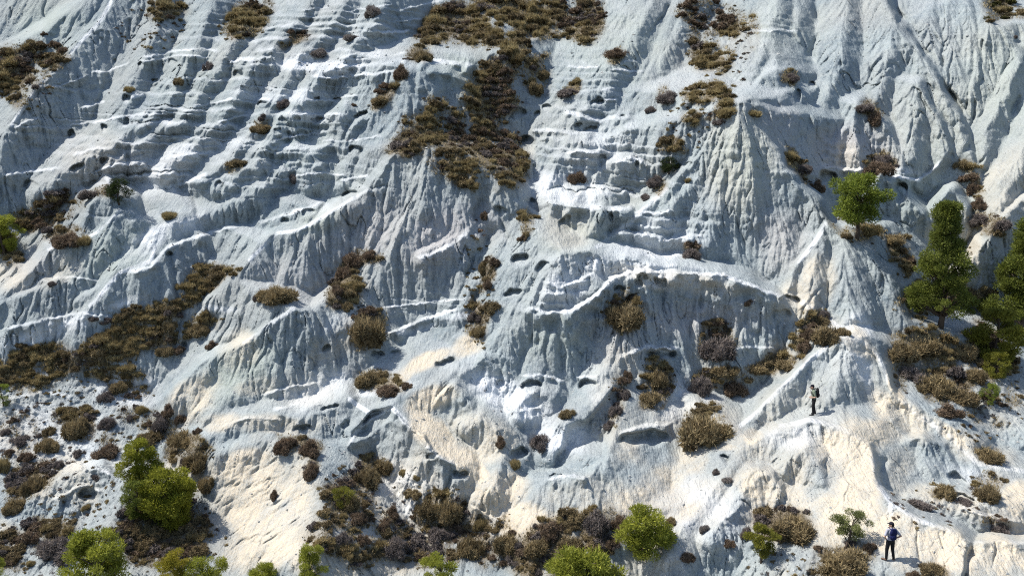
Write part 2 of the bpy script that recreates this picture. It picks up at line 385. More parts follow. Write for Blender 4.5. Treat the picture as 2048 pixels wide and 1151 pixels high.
M_STRATA, M_SMOOTH = discs(STRATA, .7), discs(SMOOTH, .6)

# broad flutes running down the fall line
dx, dy, up = flow(F, 6)
Lc = lic(nz_white(7, 101), dx, dy, 30, 2.0)
Lc = blur(Lc, 1.5); Lc /= Lc.std()
amp = (1 - .6 * M_SMOOTH) * (0.5 + 0.6 * sstep(.95, .55, up))
F = F + 7.0 * amp * (np.minimum(np.abs(Lc), 1.8) - .8)

dx, dy, up = flow(F, 3)
Lm0 = lic(nz_white(2.6, 113), dx, dy, 20, 1.5)
Lm0 = blur(Lm0, .8); Lm0 /= Lm0.std()
# bedding: the marl weathers back between harder beds that stand out as white ledges
t = rel_depth(F)
ZW = place(XX, YY, t)[2]
XW = place(XX, YY, t)[0]
BENCH = np.zeros((NY, NX), f32)
def bedding(F, period, dip, seed, amt, mask, bench=.22):
    s = (-ZW + dip * XW) / period + .34 * fbm(XX, YY, 170, seed, 2) + .05 * vnoise(XX, YY, 12, seed + 9) + .08 * np.clip(Lm0, -2, 2)
    ph = s - np.floor(s)
    idx = np.floor(s).astype(np.int32)
    r = np.random.default_rng(seed).random(4096).astype(f32)
    ba = .35 + .9 * r[idx % 4096]
    patch = np.clip(.4 + 1.6 * fbm(XX / 2.6 + idx * 37.0, YY, 60, seed + 3, 2), 0, 1.25)
    saw = np.where(ph < bench, ph / bench, 1 - (ph - bench) / (1 - bench))
    saw = sstep(0, 1, saw * .9 + .05)
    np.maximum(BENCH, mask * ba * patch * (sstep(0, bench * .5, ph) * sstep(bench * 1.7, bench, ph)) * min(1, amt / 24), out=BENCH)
    return F + (amt * mask * ba * patch * (saw - .5)).astype(f32)
F = bedding(F, 1.15, -.04, 301, 22, M_STRATA)
F = bedding(F, 0.55, -.07, 351, 9, np.clip(M_STRATA * .8 + .12, 0, 1))

# single ledges drawn where they stand: points, height, width of the bright top
LEDGE = [
 ([(836,118),(880,124),(950,130)],46,10),
 ([(743,55),(770,64),(795,63),(822,58)],14,5),([(800,18),(845,8),(890,0)],9,4),([(690,24),(730,18),(790,8)],7,3),([(600,18),(660,14)],7,3),([(560,50),(590,42)],9,4),
 ([(635,58),(680,55)],7,3),([(780,45),(850,35)],7,3),([(512,103),(550,95)],11,4),([(512,118),(545,112)],14,5),([(455,125),(512,118)],16,6),
 ([(590,137),(650,128),(730,132),(790,118),(822,120)],18,8),([(670,112),(720,108),(780,110),(822,100)],16,6),([(615,150),(680,152),(750,148),(800,140)],20,7),
 ([(280,114),(330,107),(400,95),(440,100)],14,4),([(275,123),(360,112),(420,112)],12,4),([(180,145),(215,142),(262,122)],12,3),([(90,180),(130,165),(180,148)],8,3),
 ([(25,256),(60,238),(80,233)],12,4),([(160,214),(190,205),(212,203)],12,5),([(260,195),(290,188)],12,6),([(130,250),(200,240),(290,228),(340,226)],12,5),
 ([(380,212),(440,203),(470,196)],10,4),([(430,245),(500,228)],10,4),([(600,200),(660,198),(720,190)],13,5),([(575,228),(620,226),(690,226)],16,6),([(512,196),(545,199)],13,6),
 ([(140,312),(190,298),(235,290)],14,6),([(210,330),(300,318),(380,308),(440,300)],16,6),([(180,345),(235,328),(330,325)],12,5),([(330,372),(380,362),(420,345)],12,8),([(0,348),(60,340),(130,336)],10,5),
 ([(540,282),(600,270),(660,262)],10,4),([(640,280),(700,280),(770,270)],9,4),([(680,360),(740,350)],14,6),([(560,360),(640,345),(700,350)],8,4),
 ([(243,549),(302,529),(334,497),(380,478),(417,463),(497,446)],22,7),([(500,447),(560,430),(620,415),(650,400)],16,7),([(100,556),(160,552),(200,560)],9,4),
 ([(767,668),(800,655),(836,637),(880,625),(923,613)],24,7),([(750,616),(790,611),(847,602),(940,595)],11,4),([(830,513),(860,508),(900,488),(940,457)],14,8),
 ([(1130,134),(1170,135),(1200,130)],10,4),([(1215,135),(1260,140),(1290,146)],11,4),([(1245,122),(1275,121)],9,4),([(1195,52),(1215,50)],6,2),
 ([(1120,222),(1160,230),(1200,240),(1230,232),(1275,236)],24,9),([(1200,182),(1230,178)],10,4),([(1205,202),(1235,200)],12,4),([(1060,262),(1090,258),(1140,264),(1190,265)],16,8),
 ([(1130,305),(1160,298),(1210,308)],20,6),([(1225,325),(1262,312),(1290,322)],16,8),([(1170,382),(1220,378),(1260,380)],16,7),([(1075,400),(1160,412),(1230,414),(1270,412)],24,10),
 ([(1265,422),(1310,424),(1345,420)],16,6),([(1228,462),(1290,466),(1330,472)],22,10),([(1310,478),(1360,474),(1410,470)],16,7),([(1240,500),(1300,505),(1400,508)],14,12),
 ([(1040,622),(1065,612),(1097,623),(1135,622),(1166,606),(1195,585),(1222,556),(1270,543),(1330,540),(1380,547),(1452,549),(1501,568),(1557,588),(1603,603)],36,8),
 ([(1090,560),(1120,572),(1160,560),(1190,540)],14,8),([(1230,715),(1300,690),(1350,700)],10,10),([(1290,690),(1360,696)],10,6),
 ([(1633,324),(1660,334),(1696,341),(1740,335),(1786,351),(1835,358),(1860,340),(1890,306)],18,7),([(1510,60),(1540,62),(1600,60)],8,3),([(1508,95),(1530,88)],8,3),
 ([(690,905),(712,862),(745,834),(782,816),(812,847),(850,870),(872,907),(932,938)],26,7),([(1092,958),(1120,948),(1150,950),(1178,956)],20,7),([(1235,865),(1290,848),(1345,846)],24,9),
 ([(930,760),(990,800),(1040,820),(1090,810)],10,8),([(1040,752),(1090,750),(1130,765)],12,6),([(1150,755),(1200,748)],10,5),([(650,810),(600,800),(540,820)][::-1],14,6),([(520,790),(580,770),(640,760)],10,5),([(440,850),(500,835),(560,838)],14,5),
 ([(60,960),(120,930),(180,925),(240,960)],16,8),([(100,1000),(160,970),(210,985)],14,6),([(0,800),(80,780),(150,790)],8,8),([(0,660),(80,640),(160,625),(230,630)],10,6),
 ([(1920,1010),(1970,1030),(2048,1040)],16,8),([(1940,1083),(1990,1080),(2060,1080)],14,6),([(1440,700),(1500,690),(1560,700)],8,6),([(940,1010),(985,1032),(1000,1040)],14,5),([(1600,600),(1660,640),(1700,660)],8,12),
]
for (pts, A, wd) in LEDGE:
    w = window(pts, A * 4 + 20)
    X = XX[w] + 3 * WX[w]; Y = YY[w] + 5 * WY[w] + 2.0 * vnoise(XX[w], YY[w], 7, 77)
    best = np.full(X.shape, 1e9, f32); sd = np.zeros(X.shape, f32); T = np.zeros(X.shape, f32)
    n = len(pts) - 1
    for i, (a, b) in enumerate(zip(pts[:-1], pts[1:])):
        t, d, s = seg_dist(X, Y, a, b)
        m = d < best
        best = np.where(m, d, best); sd = np.where(m, s, sd); T = np.where(m, (i + t) / n, T)
    over = np.minimum(T, 1 - T)
    taper = sstep(0, .12, over)
    d = best * sd + wd * .5
    jit = .75 + .4 * vnoise(XX[w], YY[w], 16, 88)
    prof = sstep(0, wd, d) * np.exp(-np.maximum(d - wd, 0) / (A * 1.15))
    F[w] += A * taper * jit * prof
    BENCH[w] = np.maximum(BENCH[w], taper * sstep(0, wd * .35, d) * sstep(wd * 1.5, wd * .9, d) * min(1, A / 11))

# hollows: x, y, rx, ry, rotation, depth
HOLLOW = [(745,846,46,20,-38,34),(890,727,22,9,-20,16),(1063,770,20,13,-10,22),(1172,768,19,13,-10,20),(1325,708,30,10,0,24),(1290,876,52,18,-6,26),(1036,906,20,13,0,22),(1110,953,18,7,0,16),
 (920,950,16,11,0,20),(865,912,12,7,-20,14),(1042,520,22,15,-15,26),(1085,535,17,12,-30,16),(1065,418,12,20,0,24),(1054,290,22,20,10,30),(1133,450,14,20,0,18),(1028,585,18,8,-20,16),
 (710,302,14,13,0,20),(155,336,15,8,-20,18),(210,323,10,10,-30,16),(143,270,10,10,0,16),(207,256,7,10,0,14),(255,198,10,9,0,14),(252,245,6,10,0,14),(345,125,11,8,0,14),(310,162,6,5,0,12),(283,130,6,7,0,12),
 (523,208,12,6,-10,14),(633,198,7,4,0,14),(675,199,8,4,0,14),(725,232,17,9,-10,18),(565,240,9,8,0,12),(595,238,9,6,0,10),(640,240,20,6,0,10),(1155,250,10,5,-20,12),(1180,258,16,6,-15,14),(1205,320,12,12,0,14),
 (1095,215,9,9,0,14),(1260,600,20,9,-45,22),(1238,577,11,8,-20,18),(1278,566,9,10,0,20),(1320,565,14,12,0,20),(1285,553,10,8,0,16),(1220,433,5,9,0,14),(1655,358,17,17,0,26),(1800,385,18,24,0,28),(1597,193,9,14,0,18),
 (1625,172,8,8,0,16),(1580,603,26,11,5,24),(1375,330,10,6,0,8),(755,708,14,7,-10,20),(655,697,10,9,0,18),(790,705,10,6,0,10),(175,990,22,16,-10,24),(370,690,8,8,0,10),(950,640,12,10,0,10),(1275,330,5,9,-10,14),
 (570,442,10,6,0,12),(615,425,14,8,-10,14),(555,262,9,7,0,9),(340,508,8,5,-20,14),(700,392,20,12,-20,22),(475,150,10,8,0,14),(1560,630,20,12,0,10),(1035,228,18,18,0,18),
 (1345,710,10,8,0,10),(1000,420,14,12,0,14),(605,855,20,7,-10,16),(1000,770,12,10,0,10),(1930,1000,26,12,20,16),(1915,960,22,14,20,14),(340,430,10,5,-20,8),(440,372,7,11,0,12),(1625,1145,10,8,0,8),(1450,915,12,8,40,16),
 (1190,205,14,9,-30,12),(1200,205,9,6,0,12),(1245,235,8,5,0,10),(1075,230,7,8,0,12),(700,75,6,5,0,8),(200,370,40,10,0,8),(60,370,14,10,0,10),(1700,395,14,14,0,10),(660,815,20,5,-15,12),(690,850,12,10,-30,10)]
for (x, y, rx, ry, rot, D) in HOLLOW:
    w = window([(x, y)], max(rx, ry) * 2.2)
    a = math.radians(rot)
    q = min(rx, ry)
    X = XX[w] - x + .36 * q * vnoise(XX[w], YY[w], 1.1 * q, 501) + 4 * WX[w]; Y = YY[w] - y + .36 * q * vnoise(XX[w], YY[w], 1.1 * q, 502)
    u = X * math.cos(a) + Y * math.sin(a); v = -X * math.sin(a) + Y * math.cos(a)
    d = np.sqrt((u / rx) ** 2 + (v / ry) ** 2)
    floor = 1 - .92 * sstep(-.5, 1.15, v / ry)
    F[w] -= D * 1.12 * (1 - sstep(.74, 1.08, d)) * floor

# cracks and runnels
CRACK = [([(968,380),(960,430),(975,470),(950,520),(955,560),(945,590),(950,640),(930,680)],34,16),([(942,500),(935,560),(948,600),(922,618)],16,3),([(1000,390),(1010,470)],10,5),
 ([(1793,10),(1835,80),(1860,125)],18,5),([(1860,120),(1900,180),(1925,250),(1935,300)],24,8),([(1883,-10),(1888,80),(1892,150),(1910,200)],14,4),([(1975,80),(1960,150),(1955,200),(1930,290)],14,4),([(2048,190),(2010,250),(1965,320)],14,4),
 ([(1627,0),(1628,60),(1622,110)],16,6),([(1640,320),(1625,260),(1618,210)],18,8),([(1745,10),(1755,80),(1740,160)],8,4),([(1640,570),(1625,600),(1602,640)],8,3),([(1440,-10),(1410,60)],10,5),([(1340,10),(1300,90),(1270,120)],12,4),
 ([(900,420),(890,500),(870,560)],4,3),([(760,450),(720,520)],4,3),([(1490,430),(1495,520)],6,2),([(1500,300),(1498,400)],5,2),([(1560,640),(1575,700)],8,3),([(1410,440),(1408,560)],5,2),
 ([(1720,690),(1790,780),(1810,820)],10,5),([(1560,860),(1620,850)],4,2),([(1650,890),(1690,900),(1700,870)],5,2),([(1690,900),(1700,960),(1690,1000)],6,2),([(1700,900),(1735,870)],6,2),([(1520,940),(1540,990)],4,2),([(1640,840),(1660,900),(1652,970)],6,3),
 ([(1750,880),(1770,940),(1800,990)],16,8),([(1830,1050),(1845,1130)],6,2),([(1880,1065),(1890,1140)],6,2),([(1800,1040),(1790,1100)],4,2),([(1938,1090),(1935,1151)],20,8),([(1990,1085),(1985,1151)],6,2),([(2030,1085),(2035,1151)],6,2),
 
 ([(1205,880),(1200,1000),(1215,1040)],5,3),([(1090,740),(1075,800)],6,3),([(1040,700),(1020,740)],6,3),([(57,0),(55,60)],8,3),([(90,0),(88,40)],8,3),([(15,30),(12,80)],6,3),([(262,0),(260,80)],8,4),([(230,120),(225,200)],10,4),([(590,280),(585,360)],4,3),([(1240,600),(1225,690)],7,4),([(1170,700),(1150,750)],6,3)]
for (pts, D, wd) in CRACK:
    w = window(pts, wd * 5 + 10)
    X = XX[w] + 12 * WX[w] + 6 * vnoise(XX[w], YY[w], 22, 66); Y = YY[w] + 12 * WY[w] + 6 * vnoise(XX[w], YY[w], 22, 67)
    best = np.full(X.shape, 1e9, f32)
    for a, b in zip(pts[:-1], pts[1:]):
        best = np.minimum(best, seg_dist(X, Y, a, b)[1])
    F[w] -= D * np.exp(-(best / wd) ** 2) * .75 * np.clip(.6 + vnoise(XX[w], YY[w], 30, 68), 0, 1.2)

# rills and fine fluting
dx, dy, up = flow(F, 2.5)
steep = sstep(.97, .66, up)
Lm = lic(nz_white(2.2, 111), dx, dy, 22, 1.3)
Lm = blur(Lm, .6); Lm /= Lm.std()
Lf = lic(nz_white(.7, 121), dx, dy, 10, 1.0)
zone = np.clip(.75 + .6 * fbm(XX, YY, 110, 131, 2), .3, 1.3)
rough = (1 - .75 * M_SMOOTH)
F = F + zone * rough * steep * (5.6 * (np.minimum(np.abs(Lm), 1.5) ** .8 - .7) - 2.5 * np.maximum(Lm - 1.2, 0))
Ln = lic(nz_white(1.25, 115), dx, dy, 18, 1.1)
F = F + zone * rough * steep * 2.1 * (np.minimum(np.abs(Ln), 1.5) ** .8 - .7)
F = F + rough * (.3 + .8 * steep) * .85 * Lf
Lr = lic(nz_white(2.8, 117), dx, dy, 34, 1.3)
F = F - rough * zone * (.25 + steep) * 5.2 * np.exp(-(Lr / .085) ** 2) * np.clip(.5 + 1.2 * fbm(XX, YY, 45, 119, 2), 0, 1.3)
F = F + rough * (2.0 * fbm(XX, YY, 14, 141, 3, .6)) + .9 * M_WHITE * vnoise(XX, YY, 5, 151)
# grooves that run obliquely across the tan slab at the foot
SLAB = discs([(530,1010,120,120,0)], .35)
ga = math.radians(145); gu = XX * math.cos(ga) + YY * math.sin(ga); gv = -XX * math.sin(ga) + YY * math.cos(ga)
gn = fbm(gu / 6.0 + 3 * WX, gv + 10 * WY, 13, 401, 3, .55)
F = F - SLAB * 7 * (np.maximum(.28 - np.abs(gn), 0) / .28) ** 1.5 * np.clip(.5 + fbm(XX, YY, 40, 411, 2), 0, 1.2) + SLAB * 3 * gn
# rubbly broken ground at the foot
RUB = discs([(120,880,220,180,0,1),(120,1060,200,120,0,1),(750,1010,130,110,0,.8),(1960,780,120,120,0,.9),(1870,1010,110,60,0,.8),(1560,1120,90,60,0,.5),(380,480,10,10,0,0),(50,160,90,90,0,.5),(960,560,40,180,0,.6),(300,60,80,60,0,.7),(1440,90,90,120,0,.6),(1380,250,60,60,0,.6)], .6)
b1 = np.abs(fbm(XX, YY, 34, 161, 4, .6))
F = F + RUB * (15 * (b1 - .2) + 3.5 * fbm(XX, YY, 9, 171, 2))

T = rel_depth(F)
TX, TY, TZ = [p.astype(f32) for p in place(XX, YY, T)]

UPN = flow(F, 0)[2]

def ground(px, py):
    i = int(np.clip(np.searchsorted(PX, px) - 1, 0, NX - 2)); j = int(np.clip(np.searchsorted(PY, py) - 1, 0, NY - 2))
    a = (px - PX[i]) / (PX[i + 1] - PX[i]); b = (py - PY[j]) / (PY[j + 1] - PY[j])
    def s(M): return float((M[j, i] * (1 - a) + M[j, i + 1] * a) * (1 - b) + (M[j + 1, i] * (1 - a) + M[j + 1, i + 1] * a) * b)
    return Vector((s(TX), s(TY), s(TZ)))
def mpp(px, py):
    p = ground(px, py)
    return (p.y * math.cos(PITCH) - (p.z - CAMZ) * math.sin(PITCH)) / FPX

# ------------------------------------------------------------------ scrub areas (x, y, rx, ry, rotation, amount)
SCRUB = [(30,150,62,68,-50,1),(95,110,40,26,20,.8),(340,20,44,24,0,.75),(490,40,60,34,-30,1),(590,75,42,20,-30,1),
 (960,40,120,60,-10,1),(880,60,60,38,-10,1),(1080,40,80,50,-20,1),(1000,130,80,36,-35,1),(1060,140,40,30,-20,.9),(1160,40,50,40,-50,.9),(985,200,50,50,-50,1),(850,112,34,20,20,.9),
 (870,260,80,60,-10,1),(960,280,90,66,30,1),(900,330,60,40,40,.9),(1010,330,44,60,-10,1),(820,290,50,30,-10,1),(925,365,26,24,60,.8),(765,200,34,14,-35,.9),(808,155,20,20,0,.6),(1068,160,30,22,0,.9),(1140,183,26,12,-20,1),
 (1425,55,60,60,20,.9),(1430,110,46,44,40,.9),(1410,185,40,28,0,.9),(1380,30,28,34,0,.9),(1330,190,24,22,0,.4),(1380,240,26,22,0,.6),(1345,290,20,14,-40,.8),(1500,70,26,40,0,.4),(1440,230,30,14,-30,.9),(1340,330,24,12,-40,.6),(1310,370,24,20,-40,.5),(1230,105,26,16,-20,.8),
 (2010,10,60,26,20,1),(1740,220,30,22,40,.8),(1600,330,52,14,40,.9),(1580,155,22,14,30,.9),(1760,325,30,24,0,.9),(1930,335,26,20,20,.8),(1950,375,20,40,-20,.7),(1970,450,50,26,10,.7),
 (90,425,90,34,-20,1),(140,470,44,22,-10,.9),(20,500,30,40,0,.8),(470,330,30,18,-20,.5),(522,255,20,14,0,.9),(220,390,40,16,10,.6),
 (390,580,80,26,-38,1),(310,625,90,28,-20,1),(440,560,50,16,-35,1),(230,690,130,30,-18,1),(90,730,110,34,-5,1),(60,760,70,26,0,1),(400,655,44,22,0,.9),(330,665,60,20,0,.8),(560,585,40,22,10,1),(230,740,70,24,0,.7),
 (700,560,28,60,20,.9),(730,650,44,44,0,1),(680,590,22,28,0,.9),(740,520,24,22,0,.7),(760,765,60,26,20,.8),(960,620,26,44,0,.8),(975,545,18,36,0,.8),(955,660,22,18,0,.8),(1050,440,10,36,0,.6),
 (1250,620,42,40,0,1),(1380,505,20,14,0,.8),(1430,680,42,34,0,1),(1310,760,30,50,0,.95),(1300,795,26,20,0,1),(1430,760,60,32,0,1),(1540,735,60,18,-6,1),(1640,655,34,34,0,1),(1610,700,20,34,0,.9),(1230,800,22,60,0,.55),(1410,850,58,50,0,1),
 (1850,720,84,54,10,1),(1900,780,70,34,20,1),(1960,830,60,24,20,.4),(1730,450,60,18,30,.9),(1800,510,30,40,0,.8),(1930,590,40,26,0,.8),(1860,600,80,60,0,.6),(1960,700,60,60,0,.7),(1700,470,50,14,35,.6),(1440,210,24,12,-30,.8),
 (60,960,60,40,-40,.8),(100,1070,60,36,-10,.9),(330,1060,110,90,0,1),(370,900,60,44,10,.95),(150,850,44,34,30,.8),(210,880,30,22,0,.5),(40,860,60,50,0,.35),(280,830,60,40,0,.35),(250,780,50,30,0,.4),(330,850,36,30,0,.5),
 (600,890,60,24,10,.9),(625,935,20,28,0,.8),(740,940,50,34,-30,.9),(700,1000,60,50,0,.8),(720,1070,120,60,0,.75),(880,1035,70,56,20,.9),(960,1080,90,50,0,.9),(1100,1070,90,40,-10,1),(1200,1060,60,40,0,1),(1080,1120,140,40,0,.8),(860,1110,80,40,0,.8),
 (1570,1050,60,36,10,1),(1690,1110,60,34,0,1),(1640,1130,30,20,0,.5),(1880,975,36,24,0,.6),(1970,970,44,28,0,.7),(1990,1050,50,16,0,.4),(1975,905,34,18,0,.6),(1870,1140,40,14,0,.6),(20,1100,40,60,0,.6),(1990,730,60,50,0,.6),(2010,790,50,40,0,.4),(1940,500,20,14,0,.3)]
M_SCR = discs(SCRUB, .55, 24)
M_SCR *= np.clip(.85 + 1.1 * fbm(XX, YY, 26, 181, 4), 0, 1.1)

# ------------------------------------------------------------------ materials
def new_mat(name):
    m = bpy.data.materials.new(name); m.use_nodes = True
    nt = m.node_tree; b = nt.nodes["Principled BSDF"]
    b.inputs["Specular IOR Level"].default_value = 0.2
    return m, nt, b

def marl_material():
    m, nt, b = new_mat("marl")
    N, Lk = nt.nodes, nt.links
    tc = N.new("ShaderNodeTexCoord")
    at = N.new("ShaderNodeAttribute"); at.attribute_name = "earth"
    at2 = N.new("ShaderNodeAttribute"); at2.attribute_name = "earth_two"
    sp = N.new("ShaderNodeSeparateColor"); Lk.new(at.outputs["Color"], sp.inputs[0])
    sp2 = N.new("ShaderNodeSeparateColor"); Lk.new(at2.outputs["Color"], sp2.inputs[0])
    def noise(sc, det=4, rough=.6):
        n = N.new("ShaderNodeTexNoise"); n.inputs["Scale"].default_value = sc; n.inputs["Detail"].default_value = det; n.inputs["Roughness"].default_value = rough
        Lk.new(tc.outputs["Object"], n.inputs["Vector"]); return n
    def mix(fac, a, c, mode='MIX'):
        x = N.new("ShaderNodeMix"); x.data_type = 'RGBA'; x.blend_type = mode
        if hasattr(fac, 'links'): Lk.new(fac, x.inputs[0])
        else: x.inputs[0].default_value = fac
        for s, v in ((6, a), (7, c)):
            if hasattr(v, 'links'): Lk.new(v, x.inputs[s])
            else: x.inputs[s].default_value = (*v, 1)
        return x.outputs[2]
    def ramp(src, a, c):
        r = N.new("ShaderNodeMapRange"); r.inputs[1].default_value = a; r.inputs[2].default_value = c
        Lk.new(src, r.inputs[0]); return r.outputs[0]
    n1 = noise(.35); n2 = noise(2.4); n3 = noise(9.0, 5, .7)
    c = mix(ramp(n1.outputs[0], .35, .65), (.178, .220, .246), (.290, .332, .340))
    n0 = noise(.11, 3); bm = N.new('ShaderNodeMath'); bm.operation = 'MULTIPLY'; bm.inputs[1].default_value = .5; Lk.new(ramp(n0.outputs[0], .42, .66), bm.inputs[0])
    c = mix(bm.outputs[0], c, (.345, .33, .30))
    c = mix(ramp(n2.outputs[0], .45, .85), c, (.32, .35, .345))
    c = mix(sp2.outputs[0], c, (.44, .40, .395))       # pinkish beds
    c = mix(sp2.outputs[1], c, (.34, .38, .32))       # greenish beds
    c = mix(sp.outputs[1], c, (.72, .74, .76))        # white on up-facing ground, ledge tops, crest lines and pale zones
    c = mix(sp.outputs[0], c, (.575, .50, .385))        # tan limy marl
    c = mix(ramp(n3.outputs[0], .45, .85), c, (.45, .48, .48))
    c = mix(sp.outputs[2], c, (.16, .125, .08))        # soil and litter below the scrub
    Lk.new(c, b.inputs["Base Color"])
    b.inputs["Roughness"].default_value = .95
    b.inputs["Specular IOR Level"].default_value = .1
    n4 = noise(13.0, 8, .75); n5 = noise(4.0, 6, .7)
    bp0 = N.new("ShaderNodeBump"); bp0.inputs["Strength"].default_value = .45; bp0.inputs["Distance"].default_value = .25
    Lk.new(n5.outputs[0], bp0.inputs["Height"])
    bp = N.new("ShaderNodeBump"); bp.inputs["Strength"].default_value = .32; bp.inputs["Distance"].default_value = .10
    Lk.new(n4.outputs[0], bp.inputs["Height"]); Lk.new(bp0.outputs[0], bp.inputs["Normal"])
    mp = N.new("ShaderNodeMapping"); mp.inputs["Scale"].default_value = (1.0, .22, .22); Lk.new(tc.outputs["Object"], mp.inputs[0])
    n6 = N.new("ShaderNodeTexNoise"); n6.inputs["Scale"].default_value = 6.5; n6.inputs["Detail"].default_value = 5; n6.inputs["Roughness"].default_value = .62; n6.inputs["Distortion"].default_value = .35
    Lk.new(mp.outputs[0], n6.inputs["Vector"])
    bps = N.new("ShaderNodeBump"); bps.inputs["Strength"].default_value = .6; bps.inputs["Distance"].default_value = .22
    Lk.new(n6.outputs[0], bps.inputs["Height"]); Lk.new(bp.outputs[0], bps.inputs["Normal"]); bp = bps
    # crack net of the pale slabs
    vo = N.new("ShaderNodeTexVoronoi"); vo.feature = 'DISTANCE_TO_EDGE'; vo.inputs["Scale"].default_value = .9
    wp = N.new("ShaderNodeMix"); wp.data_type = 'RGBA'; wp.inputs[0].default_value = .25
    Lk.new(tc.outputs["Object"], wp.inputs[6]); Lk.new(n2.outputs["Color"], wp.inputs[7]); Lk.new(wp.outputs[2], vo.inputs["Vector"])
    e = ramp(vo.outputs[0], 0.0, .05)
    mm = N.new("ShaderNodeMath"); mm.operation = 'SUBTRACT'; mm.inputs[0].default_value = 1; Lk.new(e, mm.inputs[1])
    m2 = N.new("ShaderNodeMath"); m2.operation = 'MULTIPLY'; Lk.new(mm.outputs[0], m2.inputs[0]); Lk.new(sp2.outputs[2], m2.inputs[1])
    bp2 = N.new("ShaderNodeBump"); bp2.invert = True; bp2.inputs["Strength"].default_value = .5; bp2.inputs["Distance"].default_value = .05
    Lk.new(m2.outputs[0], bp2.inputs["Height"]); Lk.new(bp.outputs[0], bp2.inputs["Normal"])
    Lk.new(bp2.outputs[0], b.inputs["Normal"])
    return m

def make_hillside():
    me = bpy.data.meshes.new("hillside")
    V = np.stack([TX, TY, TZ], -1).reshape(-1, 3).astype(f32)
    me.vertices.add(len(V)); me.vertices.foreach_set("co", V.ravel())
    idx = np.arange(NX * NY, dtype=np.int32).reshape(NY, NX)
    Q = np.stack([idx[:-1, :-1], idx[1:, :-1], idx[1:, 1:], idx[:-1, 1:]], -1).reshape(-1, 4)
    me.loops.add(Q.size); me.polygons.add(len(Q))
    me.polygons.foreach_set("loop_start", np.arange(0, Q.size, 4, dtype=np.int32))
    me.loops.foreach_set("vertex_index", Q.ravel())
    me.polygons.foreach_set("use_smooth", np.ones(len(Q), bool))
    me.update()
    def att(name, r, g, b_):
        a = me.color_attributes.new(name, 'FLOAT_COLOR', 'POINT')
        D = np.ones((NY, NX, 4), f32); D[..., 0] = r; D[..., 1] = g; D[..., 2] = b_
        a.data.foreach_set("color", D.ravel())
    flat = .75 * (.3 + .7 * M_STRATA) * sstep(.74, .95, blur(UPN, .8)) * np.clip(.55 + .8 * fbm(XX, YY, 50, 195, 3), 0, 1) * np.clip(sstep(900, 650, YY) + .3, 0, 1)  # whiter where the surface faces up, most in the bedded areas
    pat = np.clip(.8 + .8 * fbm(XX, YY, 34, 191, 4), 0, 1.15); pat2 = np.clip(.95 + .6 * fbm(XX, YY, 44, 197, 4) + .16 * np.clip(Lm, -2, 2), 0, 1.25)
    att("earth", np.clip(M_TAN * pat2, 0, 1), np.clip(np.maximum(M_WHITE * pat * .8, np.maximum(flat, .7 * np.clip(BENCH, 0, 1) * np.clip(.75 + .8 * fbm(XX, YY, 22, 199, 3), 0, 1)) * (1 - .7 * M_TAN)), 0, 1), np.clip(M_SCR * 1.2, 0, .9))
    slab = discs([(1700,930,110,120,0),(1800,1080,120,90,0),(2000,1120,110,70,0),(1790,830,100,50,30,.8),(1520,960,60,60,0,.7)], .4)
    att("earth_two", np.clip(M_PINK, 0, 1) * .6, np.clip(M_GREEN, 0, 1) * .6, slab)
    o = bpy.data.objects.new("hillside", me)
    me.materials.append(marl_material())
    COL.objects.link(o)
    o["kind"] = "structure"
    o["label"] = "pale blue grey and tan eroded marl hillside with ledges, spurs and hollows"
    return o
make_hillside()
#VEG
# ------------------------------------------------------------------ plants
def plant_mat(name, lo, hi, rough=.8, trans=0.0):
    m, nt, b = new_mat(name)
    N, Lk = nt.nodes, nt.links
    at = N.new("ShaderNodeAttribute"); at.attribute_name = "tint"
    tc = N.new("ShaderNodeTexCoord"); nz = N.new("ShaderNodeTexNoise"); nz.inputs["Scale"].default_value = 3.0
    Lk.new(tc.outputs["Object"], nz.inputs["Vector"])
    x = N.new("ShaderNodeMix"); x.data_type = 'RGBA'
    x.inputs[6].default_value = (*lo, 1); x.inputs[7].default_value = (*hi, 1)
    md = N.new("ShaderNodeMath"); md.operation = 'MULTIPLY_ADD'; md.inputs[1].default_value = .5
    Lk.new(nz.outputs[0], md.inputs[0])
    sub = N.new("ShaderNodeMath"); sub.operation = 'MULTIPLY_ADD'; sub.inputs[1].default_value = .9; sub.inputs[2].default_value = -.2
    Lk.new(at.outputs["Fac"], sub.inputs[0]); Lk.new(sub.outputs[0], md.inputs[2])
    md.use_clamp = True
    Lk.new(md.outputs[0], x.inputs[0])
    Lk.new(x.outputs[2], b.inputs["Base Color"])
    b.inputs["Roughness"].default_value = rough
    tr = N.new("ShaderNodeBsdfTranslucent"); Lk.new(x.outputs[2], tr.inputs[0])
    ms = N.new("ShaderNodeMixShader"); ms.inputs[0].default_value = trans or .2
    Lk.new(b.outputs[0], ms.inputs[1]); Lk.new(tr.outputs[0], ms.inputs[2]); Lk.new(ms.outputs[0], N["Material Output"].inputs[0])
    return m
M_HEATH = plant_mat("dry_heath", (.065, .048, .034), (.30, .215, .145))
M_TUSS = plant_mat("dry_grass", (.13, .092, .042), (.47, .38, .19))
M_STRAW = plant_mat("straw", (.085, .062, .036), (.44, .36, .20))
M_GREY = plant_mat("grey_scrub", (.075, .064, .060), (.28, .235, .21))
M_MIX = plant_mat("mixed_scrub", (.075, .056, .032), (.40, .31, .165))
M_PALE = plant_mat("pale_scrub", (.14, .12, .11), (.34, .30, .27))
M_DGRN = plant_mat("dark_green_leaves", (.015, .028, .008), (.060, .095, .022))
M_OLIVE = plant_mat("olive_leaves", (.030, .030, .008), (.110, .105, .028))
M_BARK, _nt, _b = new_mat("pine_bark"); _b.inputs["Base Color"].default_value = (.085, .065, .05, 1); _b.inputs["Roughness"].default_value = .95
